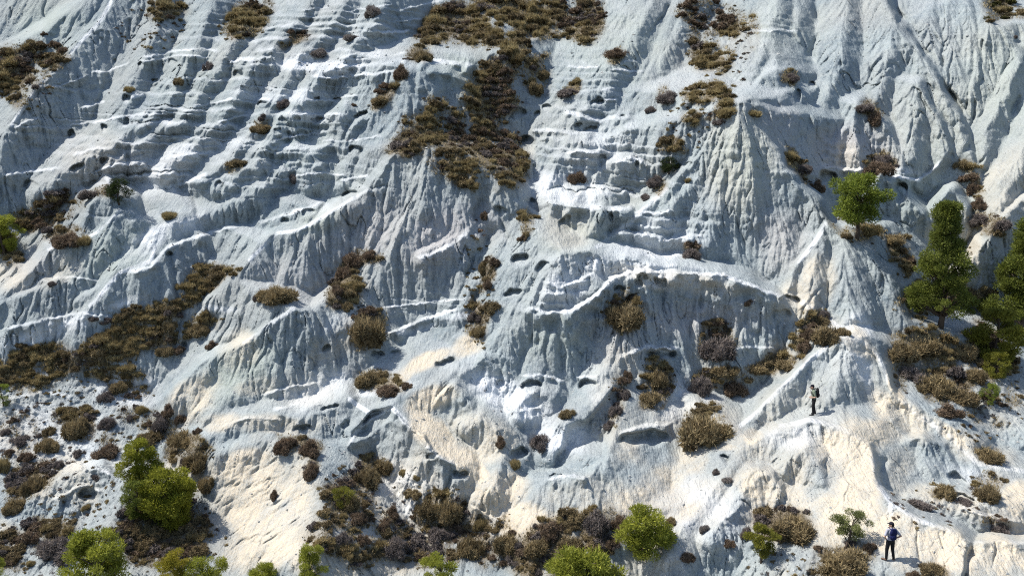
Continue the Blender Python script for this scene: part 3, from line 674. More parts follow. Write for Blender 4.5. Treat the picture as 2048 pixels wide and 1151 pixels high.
SCR_MATS = {'h': M_HEATH, 't': M_TUSS, 'g': M_GREY, 'm': M_MIX, 'p': M_PALE, 'd': M_DGRN, 'o': M_OLIVE}

def blades(r, base, direc, length, width):
    """thin triangles: base points, directions; returns verts (n,3,3)"""
    n = len(base)
    side = np.cross(direc, r.standard_normal((n, 3))); side /= np.linalg.norm(side, axis=1)[:, None] + 1e-9
    w = (width * (.6 + .8 * r.random(n)))[:, None] * .5
    tip = base + direc * (length * (.5 + r.random(n)))[:, None]
    return np.stack([base - side * w, base + side * w, tip], 1)

def shrub_tris(seed, kind, n):
    """unit shrub: radius about 1, sits on z = 0"""
    r = np.random.default_rng(seed)
    k = r.integers(9, 16)
    an = r.uniform(0, 6.283, k); ra = .78 * np.sqrt(r.random(k))
    cc = np.stack([ra * np.cos(an), ra * np.sin(an), .05 + .55 * r.random(k) * (1.15 - ra)], 1)
    cr = .20 + .22 * r.random(k)
    cc[0] = (0, 0, .28); cr[0] = .5
    which = r.integers(0, k, n)
    d = r.standard_normal((n, 3)); d /= np.linalg.norm(d, axis=1)[:, None]
    d[:, 2] = np.abs(d[:, 2]) * 1.0 - .25 * (r.random(n) < .4)
    rad = cr[which] * (.55 + .5 * r.random(n) ** .5)
    base = cc[which] + d * rad[:, None]
    base[:, 2] = np.maximum(base[:, 2], -.12)
    dirs = d * .6 + r.standard_normal((n, 3)) * .6
    if kind == 't':
        dirs = d * .55 + r.standard_normal((n, 3)) * .25; dirs[:, 2] += .9
        L, W = .30, .036
    elif kind in 'do':
        L, W = .20, .085
    elif kind == 'm':
        dirs[:, 2] += .45; L, W = .19, .040
    else:
        dirs[:, 2] += .15; L, W = .17, .040
    dirs /= np.linalg.norm(dirs, axis=1)[:, None] + 1e-9
    T = blades(r, base, dirs, L, W)
    ct = r.random(k)
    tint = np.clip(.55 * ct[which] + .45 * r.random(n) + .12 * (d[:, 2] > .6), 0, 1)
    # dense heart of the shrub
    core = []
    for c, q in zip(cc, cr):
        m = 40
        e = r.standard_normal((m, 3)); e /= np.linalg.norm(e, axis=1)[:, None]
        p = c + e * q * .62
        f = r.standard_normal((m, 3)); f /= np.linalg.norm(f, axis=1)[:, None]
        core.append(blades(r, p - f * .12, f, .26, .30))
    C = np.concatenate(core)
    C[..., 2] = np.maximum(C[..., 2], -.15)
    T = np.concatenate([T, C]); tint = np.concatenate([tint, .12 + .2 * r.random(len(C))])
    return T.astype(f32), tint.astype(f32)

def tri_mesh(name, T, tint, mat):
    me = bpy.data.meshes.new(name)
    n = len(T)
    me.vertices.add(n * 3); me.vertices.foreach_set("co", T.reshape(-1).astype(f32))
    me.loops.add(n * 3); me.polygons.add(n)
    me.polygons.foreach_set("loop_start", np.arange(0, n * 3, 3, dtype=np.int32))
    me.loops.foreach_set("vertex_index", np.arange(n * 3, dtype=np.int32))
    me.update()
    a = me.attributes.new("tint", 'FLOAT', 'POINT'); a.data.foreach_set("value", np.repeat(tint, 3).astype(f32))
    me.materials.append(mat)
    return me

def setp(o, label=None, cat=None, group=None, kind=None):
    if label: o["label"] = label
    if cat: o["category"] = cat
    if group: o["group"] = group
    if kind: o["kind"] = kind

KNAME = {'h': 'heath_bush', 't': 'grass_tussock', 'g': 'grey_bush', 'm': 'scrub_bush', 'p': 'pale_bush', 'd': 'green_bush', 'o': 'olive_bush'}
LOOK = {'h': 'dark brown bush', 't': 'golden grass tussock', 'g': 'grey brown bush', 'm': 'golden brown bush', 'p': 'pale dry bush', 'd': 'dark green bush', 'o': 'olive green bush'}
TEMPL = {}
def templ(kind, i):
    if (kind, i) not in TEMPL:
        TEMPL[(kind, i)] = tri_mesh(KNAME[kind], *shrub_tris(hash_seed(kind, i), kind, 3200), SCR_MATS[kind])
    return TEMPL[(kind, i)]
def hash_seed(k, i): return ord(k) * 131 + i * 17 + 5

# bushes that stand on their own: (x, y of the foot, width, height, kind), by place
BUSH = {
 "on the spur at the upper left corner": [(88,72,14,10,'h'),(110,98,28,20,'h'),(128,108,24,18,'h'),(82,92,18,14,'h')],
 "on the ledged slope at upper left": [(257,186,26,16,'t'),(357,172,22,22,'m'),(417,146,24,30,'g'),(475,336,50,22,'m'),(522,268,46,26,'m'),(586,368,22,26,'g'),(570,218,36,26,'g')],
 "beside the long white ledges near the top": [(640,116,50,18,'p'),(702,84,40,20,'p'),(708,214,12,10,'h'),(745,38,40,34,'p'),(762,212,50,26,'m'),(783,178,14,10,'h'),(803,164,38,40,'h'),(845,126,46,34,'m')],
 "on the stepped slope right of the central thicket": [(1085,162,38,28,'m'),(1068,194,38,40,'m'),(1139,196,52,24,'g'),(1232,118,50,28,'h'),(1153,370,40,34,'h'),(1300,228,28,20,'g'),(1337,208,50,34,'g'),(1312,375,40,32,'g'),(1290,402,28,20,'g'),(1378,366,18,12,'t'),(1384,522,42,34,'g')],
 "around the tip of the tall pale cone": [(1440,250,30,16,'g'),(1458,236,50,24,'t'),(1505,236,40,20,'t'),(1580,166,44,26,'g')],
 "down the right flank of the tall cone": [(1578,322,42,24,'t'),(1605,350,46,28,'g'),(1634,386,34,32,'h')],
 "on the fluted slope at upper right": [(1728,226,40,24,'g'),(1750,254,40,36,'h'),(1768,330,50,26,'g'),(1757,352,60,38,'h'),(1925,342,36,30,'m'),(1937,364,40,24,'h'),(1945,392,36,36,'h'),(1957,420,36,28,'h'),(1960,455,60,36,'g'),(2004,462,44,30,'g'),(2030,78,10,10,'g')],
 "in the dark central gully": [(970,440,20,24,'h'),(968,552,32,38,'m'),(976,582,26,30,'h'),(985,628,42,38,'m'),(953,645,36,30,'g'),(962,676,38,32,'m'),(1050,446,16,26,'t'),(1052,478,18,22,'m')],
 "on the mounds at the left edge": [(185,400,56,22,'g'),(137,496,62,40,'h'),(168,490,40,22,'t'),(105,572,22,14,'g'),(340,438,40,12,'t')],
 "along the top of the middle spur": [(555,608,86,48,'m'),(519,604,26,22,'g'),(742,518,34,24,'h'),(710,534,50,38,'h'),(690,562,40,40,'h'),(674,594,32,30,'h'),(694,622,30,26,'m'),(726,698,94,88,'m'),(425,698,30,20,'h')],
 "below the middle spur": [(735,772,62,38,'m'),(778,792,52,30,'h'),(815,778,26,18,'h'),(575,906,52,44,'h'),(622,916,56,44,'h'),(622,962,38,44,'h')],
 "on the tan slab": [(549,1002,24,28,'h')],
 "around the long golden thicket at left": [(400,672,54,36,'m'),(342,664,38,34,'m'),(330,712,42,28,'m'),(358,708,26,22,'h'),(186,642,22,14,'g'),(215,648,32,18,'g'),(244,786,48,34,'m'),(212,804,38,30,'g')],
 "on the white flat at lower left": [(284,828,26,22,'t'),(246,820,10,9,'h'),(158,884,62,68,'m'),(97,908,52,44,'m'),(100,872,30,28,'m'),(52,922,34,24,'h'),(40,890,44,24,'g'),(211,922,58,46,'h'),(158,914,26,22,'g'),(118,937,24,24,'g'),(216,858,44,34,'g'),(190,962,22,18,'g'),(20,912,26,20,'h'),(300,852,22,14,'h'),(262,842,26,18,'g'),(12,870,24,18,'g')],
 "above the pair of round pines": [(338,832,36,30,'h'),(330,866,50,48,'g'),(366,848,34,26,'h'),(396,868,20,18,'h'),(300,888,60,36,'m'),(366,896,72,46,'m'),(395,942,60,52,'m'),(416,988,40,48,'m')],
 "near the bottom left corner": [(70,994,62,62,'m'),(30,1028,54,42,'m'),(4,950,34,44,'t'),(60,1084,44,30,'h'),(112,1126,92,66,'g'),(60,1134,22,16,'t'),(172,1020,20,14,'t')],
 "between the tan slab and the white valley": [(770,950,62,44,'m'),(735,974,62,56,'m'),(694,1024,56,50,'m'),(716,1046,42,30,'h'),(805,952,20,18,'t'),(832,962,18,16,'t'),(825,994,42,20,'m'),(786,1038,38,32,'h'),(768,1066,32,30,'h'),(726,1088,34,26,'h'),(856,1038,60,56,'m'),(898,1046,64,66,'m'),(961,1064,30,34,'t'),(688,1088,40,34,'g')],
 "along the foot of the hill": [(790,1112,60,50,'g'),(880,1086,54,40,'g'),(942,1116,66,60,'m'),(1010,1110,66,60,'m'),(1102,1078,52,48,'h'),(1076,1110,60,44,'m'),(1188,1068,64,60,'g'),(1240,1066,44,44,'h'),(1342,1052,28,26,'m'),(1140,1104,60,44,'m')],
 "on the central fluted face": [(1251,658,84,70,'m'),(1498,612,22,18,'h'),(1436,720,78,64,'g'),(1316,774,48,48,'m'),(1301,812,54,40,'m'),(1254,762,22,28,'h'),(1250,804,26,32,'g'),(1232,832,32,30,'g'),(1222,862,36,30,'g'),(1136,838,38,28,'m')],
 "between the fluted face and the round mound": [(1402,796,62,60,'g'),(1466,790,58,42,'h'),(1450,748,62,28,'m'),(1516,748,56,26,'m'),(1572,742,54,28,'m'),(1411,900,114,94,'m'),(1645,642,28,30,'g'),(1620,684,28,40,'h'),(1656,692,66,58,'m'),(1686,674,34,26,'m'),(1608,708,32,36,'h')],
 "near the row of small hollows": [(1001,894,28,28,'h'),(1084,900,52,42,'g'),(1030,938,26,26,'t'),(1432,948,18,16,'g'),(1454,966,26,16,'p')],
 "right of the round mound": [(1800,722,76,54,'m'),(1850,716,80,50,'m'),(1924,722,66,50,'m'),(1822,766,60,44,'g'),(1870,796,84,60,'m'),(1922,812,76,46,'m'),(1952,772,54,48,'m'),(1896,836,60,34,'h'),(1736,470,56,22,'t'),(1784,492,54,32,'m'),(1932,604,54,48,'m')],
 "on the bluish ground at lower right": [(1976,928,64,44,'m'),(1890,1002,46,46,'m'),(1975,1010,58,58,'m'),(1838,1022,54,30,'g'),(2002,1066,44,28,'g'),(1925,1010,40,20,'g')],
 "at the foot of the tan spur": [(1576,1084,104,68,'m'),(1492,1080,32,36,'g'),(1458,1092,28,18,'h'),(1374,1120,36,22,'h'),(1410,1066,26,22,'p'),(1690,1150,114,66,'m'),(1742,1106,30,30,'h'),(1862,1152,52,38,'m'),(1830,1158,40,18,'h')],
}
ORD = ["first","second","third","fourth","fifth","sixth","seventh","eighth","ninth","tenth","eleventh","twelfth","thirteenth","fourteenth","fifteenth","sixteenth"]
used_spots = []
bi = 0
for phrase, L in BUSH.items():
    kinds = {}
    for e in sorted(L): kinds.setdefault(e[4], []).append(e)
    for kd, E in kinds.items():
        for q, (x, y, w, h, kd) in enumerate(E):
            bi += 1
            o = bpy.data.objects.new(KNAME[kd], templ(kd, bi % (5 if kd in 'hgm' else 3)))
            COL.objects.link(o)
            g = ground(x, y - h * .22); m = mpp(x, y)
            o.location = g - Vector((0, 0, .10 * h * m))
            r = w * m * .5
            hh = h * m * .80
            o.scale = (r * .95, r * .95, max(hh, r * .8))
            o.rotation_euler = (0, 0, bi * 2.399)
            size = "tiny" if w < 20 else "small" if w < 34 else "medium" if w < 58 else "large"
            if len(E) == 1: lab = f"{size} {LOOK[kd]}, the only one {phrase}"
            else: lab = f"{size} {LOOK[kd]}, {ORD[q]} from the left {phrase}"
            if len(lab.split()) > 16: lab = lab.split(' ', 1)[1]
            if len(lab.split()) > 16: lab = lab.replace(' from the left', ' from left')
            setp(o, lab, "tussock" if kd == 't' else "bush", "dry bushes and tussocks on the hillside")
            used_spots.append((x, y - h * .3, w * .45))

# close thickets and low scrub nobody could count, one object for each patch
PATCH = [(50,150,"dense dark brown scrub covering the slope at the upper left edge"),(350,20,"sparse dark scrub on the spur near the top left"),(520,50,"brown and golden scrub hanging over the upper left ledges"),
 (1000,70,"broad dark thicket running down from the top centre"),(920,300,"dense brown and golden thicket capping the central mound"),(1430,110,"dark scrub strip in the gully right of the top centre"),
 (2010,10,"olive and golden scrub at the upper right corner"),(1610,320,"low scrub on the right flank of the tall cone"),(1940,390,"scrub clinging below the fluted slope at right"),
 (70,440,"golden brown scrub band above the mounds at the left edge"),(370,580,"golden grass and scrub filling the long gully at left"),(120,730,"wide brown and golden scrub belt at middle left"),
 (700,580,"dark low scrub on the crest left of the centre"),(965,600,"dark scrub in the bottom of the central gully"),(1310,740,"low scrub on the central fluted face"),(1560,740,"low scrub behind the round mound"),
 (1880,740,"low scrub on the shaded bank right of the round mound"),(1900,560,"scrub and litter under the tall pines at right"),(330,1050,"brown scrub below the pair of round pines"),(90,1020,"low scrub over the broken ground at the bottom left"),
 (180,840,"small scattered scrub on the white flat at lower left"),(760,1050,"low dark scrub over the white ground right of the tan slab"),(1100,1090,"dense scrub along the bottom centre"),(1620,1090,"low scrub below the tan spur"),(1950,960,"low scrub on the broken ground at lower right")]
r = np.random.default_rng(99)
def maskat(M, px, py):
    i = min(max(int(np.searchsorted(PX, px)), 0), NX - 1); j = min(max(int(np.searchsorted(PY, py)), 0), NY - 1)
    return M[j, i]
gold = fbm(XX, YY, 48, 601, 3)
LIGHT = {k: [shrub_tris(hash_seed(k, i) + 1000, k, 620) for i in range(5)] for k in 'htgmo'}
acc = {}
sp = 11.5
for gy_ in np.arange(-60, 1230, sp):
    for gx_ in np.arange(-160, 2210, sp):
        x = gx_ + r.uniform(-.6, .6) * sp; y = gy_ + r.uniform(-.6, .6) * sp
        mk = maskat(M_SCR, x, y)
        rub = maskat(RUB, x, y)
        pr = 1 if mk > .45 else (.5 if mk > .25 else .22 if mk > .08 else .0)
        small = False
        if pr == 0 and rub > .35 and r.random() < .4: pr = 1; small = True
        if r.random() > pr: continue
        if any(abs(x - a) < c and abs(y - b) < c * .8 for a, b, c in used_spots): continue
        gv_ = maskat(gold, x, y) + r.normal(0, .2) + (.34 if x < 520 and 400 < y < 800 else -.02)
        low = y > 780
        if gv_ > .16: kd = 't'
        elif gv_ > -.16: kd = 'm'
        else: kd = 'h' if r.random() < (.35 if y > 780 else .62) else 'g'
        if low and kd == 't' and r.random() < .6: kd = 'm'
        if x > 1900 and y < 60: kd = r.choice(['o', 't', 'm'])
        size = (r.uniform(3.5, 8) if small or mk < .25 else r.uniform(6, 13) + 11 * r.random() ** 3) * (1.0 if mk > .5 or small else .75)
        bestp = min(range(len(PATCH)), key=lambda k: (PATCH[k][0] - x) ** 2 + (1.3 * (PATCH[k][1] - y)) ** 2)
        acc.setdefault((bestp, kd), []).append((x, y, size))
# low dry grass that carpets the thickets
CARPET = {}
crt = shrub_tris(5, 't', 10)
for gy_ in np.arange(-60, 1230, 4.2):
    for gx_ in np.arange(-160, 2210, 4.2):
        x = gx_ + r.uniform(-2, 2); y = gy_ + r.uniform(-2, 2)
        mk = maskat(M_SCR, x, y)
        if mk < .22 or r.random() > min(1, mk * 1.3): continue
        bestp = min(range(len(PATCH)), key=lambda k: (PATCH[k][0] - x) ** 2 + (1.3 * (PATCH[k][1] - y)) ** 2)
        g = ground(x, y); m = mpp(x, y)
        n = 9
        base = np.array([g.x, g.y, g.z - .03]) + np.stack([r.normal(0, 2.2 * m, n), r.normal(0, 2.2 * m, n), np.zeros(n)], 1)
        dr = r.normal(0, .5, (n, 3)); dr[:, 2] = 1; dr /= np.linalg.norm(dr, axis=1)[:, None]
        CARPET.setdefault(bestp, []).append((blades(r, base, dr, 5.0 * m, 1.5 * m), np.clip(r.random(n) * .5 + .3 + .6 * maskat(gold, x, y), 0, 1)))
root = {}
for (pi, kd), L in acc.items():
    Ts, ts = [], []
    for (x, y, size) in L:
        T, tint = LIGHT[kd][r.integers(0, 5)]
        n = len(T)
        if size < 8: sel = r.permutation(n)[: n // 3]; T = T[sel]; tint = tint[sel]
        g = ground(x, y); m = mpp(x, y)
        a = r.uniform(0, 6.283); ca, sa = math.cos(a), math.sin(a)
        R_ = np.array([[ca, -sa, 0], [sa, ca, 0], [0, 0, r.uniform(.75, 1.15)]], f32)
        Ts.append((T @ R_.T) * size * m + np.array([g.x, g.y, g.z - .02], f32))
        ts.append(np.clip(tint + r.normal(0, .12), 0, 1))
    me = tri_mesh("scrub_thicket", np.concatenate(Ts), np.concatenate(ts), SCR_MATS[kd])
    nm = {'h': 'heath', 't': 'dry_grass', 'g': 'grey_scrub', 'm': 'mixed_scrub', 'o': 'green_scrub'}[kd]
    if pi not in root:
        o = bpy.data.objects.new("scrub_thicket", me); COL.objects.link(o)
        setp(o, PATCH[pi][2], "scrub", None, "stuff"); root[pi] = o
    else:
        o = bpy.data.objects.new(nm, me); COL.objects.link(o); o.parent = root[pi]; o["kind"] = "stuff"

for pi, L in CARPET.items():
    o = bpy.data.objects.new("dry_grass", tri_mesh("dry_grass", np.concatenate([a for a, b in L]), np.concatenate([b for a, b in L]), M_STRAW)); COL.objects.link(o)
    o["kind"] = "stuff"
    if pi in root: o.parent = root[pi]
    else: setp(o, PATCH[pi][2], "scrub", None, "stuff"); root[pi] = o
# ------------------------------------------------------------------ loose stones
def stones():
    oc = np.array([[1,0,0],[0,1,0],[-1,0,0],[0,-1,0],[0,0,1],[0,0,-1]], f32)
    of = [(0,1,4),(1,2,4),(2,3,4),(3,0,4),(1,0,5),(2,1,5),(3,2,5),(0,3,5)]
    T = []
    want = 5200
    xs = r.uniform(-60, 2110, 60000); ys = r.uniform(-20, 1180, 60000)
    for x, y in zip(xs, ys):
        p = .02 + .75 * maskat(RUB, x, y) + .35 * min(1, maskat(BENCH, x, y)) + .12 * maskat(M_SCR, x, y)
        if y > 820: p += .10
        if r.random() > p * .55: continue
        g = ground(x, y); m = mpp(x, y)
        s_ = (1.0 + 3.2 * r.random() ** 3) * m
        V = (oc + r.normal(0, .25, (6, 3))) * np.array([1, r.uniform(.6, 1), r.uniform(.5, .9)]) * s_
        a = r.uniform(0, 6.28); R_ = np.array([[math.cos(a), -math.sin(a), 0], [math.sin(a), math.cos(a), 0], [0, 0, 1]])
        V = V @ R_.T + np.array(g)
        T += [V[list(f)] for f in of]
        if len(T) > want * 8: break
    T = np.array(T, f32)
    o = bpy.data.objects.new("loose_stones", tri_mesh("loose_stones", T, np.repeat(r.random(len(T) // 8), 8).astype(f32), M_STONE)); COL.objects.link(o)
    setp(o, "loose pale grey stones and crumbs lying on the ledges and broken ground", "stones", None, "stuff")
M_STONE = plant_mat("stone", (.16, .17, .18), (.46, .46, .44), .95, .001)
stones()

# ------------------------------------------------------------------ pines
def tube(pts, rad, n=7):
    V, Fc = [], []
    for k, (p, q) in enumerate(zip(pts, rad)):
        p = Vector(p)
        d = (Vector(pts[min(k + 1, len(pts) - 1)]) - Vector(pts[max(k - 1, 0)])).normalized()
        u = d.orthogonal().normalized(); v = d.cross(u)
        for i in range(n):
            a = 2 * math.pi * i / n
            V.append(p + (u * math.cos(a) + v * math.sin(a)) * q)
    for k in range(len(pts) - 1):
        for i in range(n):
            Fc.append((k * n + i, k * n + (i + 1) % n, (k + 1) * n + (i + 1) % n, (k + 1) * n + i))
    Fc.append(tuple(range(n))[::-1]); Fc.append(tuple((len(pts) - 1) * n + i for i in range(n)))
    return V, Fc
def join_tubes(name, L, mat):
    V, Fc = [], []
    for v, f in L:
        k = len(V); V += [tuple(p) for p in v]; Fc += [tuple(i + k for i in q) for q in f]
    me = bpy.data.meshes.new(name); me.from_pydata(V, [], Fc); me.update()
    me.polygons.foreach_set("use_smooth", [True] * len(me.polygons))
    if mat: me.materials.append(mat)
    return me

GREENS = {'mid': ((.05, .075, .012), (.27, .32, .05)), 'dark': ((.032, .048, .012), (.215, .245, .045)), 'pair': ((.055, .07, .010), (.37, .37, .045)), 'olive': ((.055, .06, .010), (.30, .29, .045)),
          'bright': ((.07, .095, .015), (.40, .41, .06)), 'yellow': ((.12, .11, .012), (.44, .38, .05)), 'pale': ((.07, .085, .03), (.30, .32, .12)), 'deep': ((.010, .018, .006), (.045, .065, .018))}
GM = {k: plant_mat("pine_needles_" + k, *v, rough=.6, trans=.38) for k, v in GREENS.items()}
def pine(name, label, x, yb, ytop, wpx, tone, shape, seed, dens=1.0, lean=0.0):
    r = np.random.default_rng(seed)
    g = ground(x, yb); m = mpp(x, yb)
    H = (yb - ytop) * m * 1.05; W = wpx * m
    o = bpy.data.objects.new(name, None); COL.objects.link(o); o.location = g; o.empty_display_size = .3
    setp(o, label, "pine tree" if 'pine' in name else "sapling" if 'sapling' in name else "bush")
    # envelope: radius at relative height
    def env(t):
        if shape == 'round': return math.sqrt(max(0, 1 - ((t - .52) / .50) ** 2))
        if shape == 'tall': return (max(0, min(1, (t - .04) / .22)) ** .7) * max(0, (1 - t) / .74) ** .62 if t > .26 else max(0, (t - .02) / .24) ** .5
        return math.sqrt(max(0, 1 - ((t - .62) / .40) ** 2))
    # clumps
    C = []
    nC = int((80 if shape == 'tall' else 52) * dens)
    ls = r.uniform(0, 6.28, 3)
    while len(C) < nC:
        t = r.uniform(.06 if shape == 'round' else .14 if shape == 'tall' else .3, .97)
        a = r.uniform(0, 2 * math.pi)
        lob = 1 + (.30 if shape != 'round' else .18) * math.sin(2 * a + ls[0] + 7 * t) + .16 * math.sin(3 * a + ls[1] - 6 * t)
        if shape != 'round': lob *= .88 + .22 * math.sin(17 * t + ls[2])
        R = env(t) * W * .5 * lob * (r.uniform(.25, 1.0) ** .45) * .76
        if R <= 0: continue
        C.append((R * math.cos(a) + lean * W * t, R * math.sin(a), t * H, W * r.uniform(.06, .155) * (.75 if shape == 'tall' else 1)))
    C.append((lean * W, 0, H * .93, W * .11))
    # trunk and limbs
    tp = [(0, 0, -.25 * min(1, H / 3))] + [(lean * W * t + .03 * W * math.sin(7 * t + seed), .02 * W * math.cos(5 * t + seed), t * H) for t in (.1, .3, .5, .7, .86)]
    tr = [W * .045, W * .034, W * .028, W * .022, W * .014, W * .006]
    me = join_tubes("trunk", [tube(tp, tr, 9)], M_BARK)
    tk = bpy.data.objects.new("trunk", me); COL.objects.link(tk); tk.parent = o
    LB = []
    for c in C[:: 2]:
        t0 = max(.08, c[2] / H - .18)
        b0 = (lean * W * t0 + .03 * W * math.sin(7 * t0 + seed), .02 * W * math.cos(5 * t0 + seed), t0 * H)
        md = [(b0[i] * .45 + c[i] * .55) for i in range(3)]; md[2] += .02 * H
        LB.append(tube([b0, md, c[:3]], [W * .012, W * .008, W * .003], 5))
    me = join_tubes("limbs", LB, M_BARK)
    lb = bpy.data.objects.new("limbs", me); COL.objects.link(lb); lb.parent = o
    # needle tufts
    Ts, ts = [], []
    for (cx, cy, cz, cr) in C:
        n = int(330 * (1 if wpx > 60 else .7))
        d = r.standard_normal((n, 3)); d /= np.linalg.norm(d, axis=1)[:, None]
        d[:, 2] *= .75
        base = np.array([cx, cy, cz]) + d * (cr * (.3 + .75 * r.random(n) ** .6))[:, None]
        dirs = d * .7 + r.standard_normal((n, 3)) * .4; dirs[:, 2] += .35; dirs /= np.linalg.norm(dirs, axis=1)[:, None]
        Ts.append(blades(r, base, dirs, cr * .36, cr * .13))
        ct = r.random()
        ts.append(np.clip(.35 * ct + .5 * r.random(n) + .15, 0, 1))
    me = tri_mesh("crown", np.concatenate(Ts), np.concatenate(ts), GM[tone])
    cwn = bpy.data.objects.new("crown", me); COL.objects.link(cwn); cwn.parent = o
    return o
PINES = [
 ("pine_tree","light green open crowned pine above the brown bank at right",1712,476,358,118,'mid','open',1,1.0,0),
 ("pine_tree","tallest dark green pine with ragged crown at right",1880,655,410,150,'dark','tall',2,2.1,-.04),
 ("pine_tree","tall broad dark pine cut by the right edge",2040,668,446,156,'dark','tall',3,2.1,0),
 ("pine_tree","dome shaped olive pine just below the right edge pines",1990,722,622,104,'olive','round',4,1,0),
 ("pine_tree","low rounded olive pine directly under the dome shaped one",1993,756,706,60,'olive','round',5,.8,0),
 ("pine_tree","small bright green pine at the end of the scrub bank at right",1976,806,768,42,'mid','round',6,.6,0),
 ("pine_tree","smaller upper pine of the pair at lower left",281,986,882,86,'pair','round',7,1.7,0),
 ("pine_tree","large round dark green pine of the pair at lower left",340,1046,938,122,'pair','round',8,1.9,0),
 ("pine_tree","low pine leaning against the left side of the large round pine",276,1038,962,66,'dark','round',9,.8,0),
 ("pine_tree","wide yellow green pine at the bottom near the left corner",193,1196,1066,144,'bright','round',10,1.2,0),
 ("pine_tree","yellowish pine at the bottom, below the round pair",350,1196,1100,88,'yellow','round',11,.9,0),
 ("pine_tree","fresh green pine touching the yellowish one at the bottom",412,1200,1114,92,'bright','round',12,.9,0),
 ("pine_tree","bright pine at the bottom right of the tan slab",624,1186,1088,68,'bright','open',13,.9,0),
 ("pine_tree","low pine top at the bottom below the tan slab",528,1190,1128,72,'bright','round',14,.8,0),
 ("pine_tree","yellow green pine at the bottom, below the white valley",880,1200,1108,84,'bright','round',15,.9,0),
 ("pine_tree","broad flat bright pine at the bottom centre",1162,1206,1104,164,'bright','round',16,1.3,0),
 ("pine_tree","vivid green round pine standing in the bottom centre scrub",1290,1112,1012,122,'bright','round',17,1.1,0),
 ("pine_tree","small round pine on a thin bare trunk below the tan spur",1523,1124,1050,68,'olive','open',18,.8,0),
 ("sapling","thin sparse sapling left of the person with the blue backpack",1690,1096,1022,78,'pale','open',19,.42,.25),
 ("pine_tree","bright green pine cut by the left edge at mid height",6,506,436,86,'bright','round',20,.9,0),
 ("pine_tree","green pine top in the bottom left corner",0,1178,1102,44,'bright','round',21,.7,0),
 ("green_bush","very dark green bush on top of the left edge mound",238,406,362,58,'deep','round',22,.7,0),
 ("green_bush","dark green bush at the left foot of the tall cone",1338,346,316,42,'deep','round',23,.6,0),
 ("olive_bush","dull olive bush among the scrub right of the tan slab",690,1012,972,52,'olive','round',24,.6,0),
 ("green_bush","small green bush cut by the left edge below the scrub belt",6,812,768,36,'mid','round',25,.6,0),
]
for P_ in PINES: pine(*P_)

# ------------------------------------------------------------------ the two walkers
def flat_mat(name, col, rough=.8):
    m, nt, b = new_mat(name)
    N, Lk = nt.nodes, nt.links
    nz = N.new("ShaderNodeTexNoise"); nz.inputs["Scale"].default_value = 18
    tc = N.new("ShaderNodeTexCoord"); Lk.new(tc.outputs["Object"], nz.inputs["Vector"])
    x = N.new("ShaderNodeMix"); x.data_type = 'RGBA'
    x.inputs[6].default_value = (*[c * .8 for c in col], 1); x.inputs[7].default_value = (*[min(1, c * 1.2) for c in col], 1)
    Lk.new(nz.outputs[0], x.inputs[0]); Lk.new(x.outputs[2], b.inputs["Base Color"]); b.inputs["Roughness"].default_value = rough
    return m
SKIN = flat_mat("skin", (.42, .26, .19), .6); HAIR = flat_mat("hair", (.03, .02, .015)); BLACK = flat_mat("black_cloth", (.012, .012, .014)); DARK = flat_mat("dark_cap", (.015, .014, .022))
SAGE = flat_mat("sage_shirt", (.17, .20, .15)); LILAC = flat_mat("pale_grey_shirt", (.36, .36, .42)); BLUE = flat_mat("blue_pack", (.010, .014, .065)); BROWN = flat_mat("brown_shoes", (.16, .10, .07)); EYE = flat_mat("eye_dark", (.02, .02, .02))

def capsule(a, b, ra, rb, n=14):
    a, b = Vector(a), Vector(b)
    d = (b - a); L = d.length; d = d.normalized() if L > 1e-6 else Vector((0, 0, 1))
    pts, rad = [], []
    for k in range(6):
        t = math.pi / 2 * (k / 5.0); pts.append(a - d * ra * math.cos(t)); rad.append(max(ra * math.sin(t), ra * .02))
    for k in range(6):
        t = math.pi / 2 * (k / 5.0); pts.append(b + d * rb * math.sin(t)); rad.append(max(rb * math.cos(t), rb * .02))
    u = d.orthogonal().normalized(); v = d.cross(u)
    V = [p + (u * math.cos(2 * math.pi * i / n) + v * math.sin(2 * math.pi * i / n)) * q for p, q in zip(pts, rad) for i in range(n)]
    Fc = [(k * n + i, k * n + (i + 1) % n, (k + 1) * n + (i + 1) % n, (k + 1) * n + i) for k in range(len(pts) - 1) for i in range(n)]
    Fc.append(tuple(range(n))[::-1]); Fc.append(tuple((len(pts) - 1) * n + i for i in range(n)))
    return V, Fc
def blob(c, s, rot=0.0, tilt=0.0):
    from mathutils import Euler
    V, Fc = capsule((0, 0, -1e-3), (0, 0, 1e-3), 1, 1, 18)
    E = Euler((tilt, 0, rot)).to_matrix()
    return [Vector(c) + E @ Vector((v.x * s[0], v.y * s[1], v.z * s[2])) for v in V], Fc
def fuse(name, shapes, mat, parent, voxel=.012, smooth=2):
    me = join_tubes(name, shapes, None)
    t = bpy.data.objects.new("tmp", me); COL.objects.link(t)
    md = t.modifiers.new("r", 'REMESH'); md.mode = 'VOXEL'; md.voxel_size = voxel; md.use_smooth_shade = True
    if smooth:
        sm = t.modifiers.new("s", 'SMOOTH'); sm.iterations = smooth; sm.factor = .5
    dg = bpy.context.evaluated_depsgraph_get()
    out = bpy.data.meshes.new_from_object(t.evaluated_get(dg)); out.name = name
    bpy.data.objects.remove(t)
    out.materials.clear(); out.materials.append(mat)
    o = bpy.data.objects.new(name, out); COL.objects.link(o); o.parent = parent
    return o
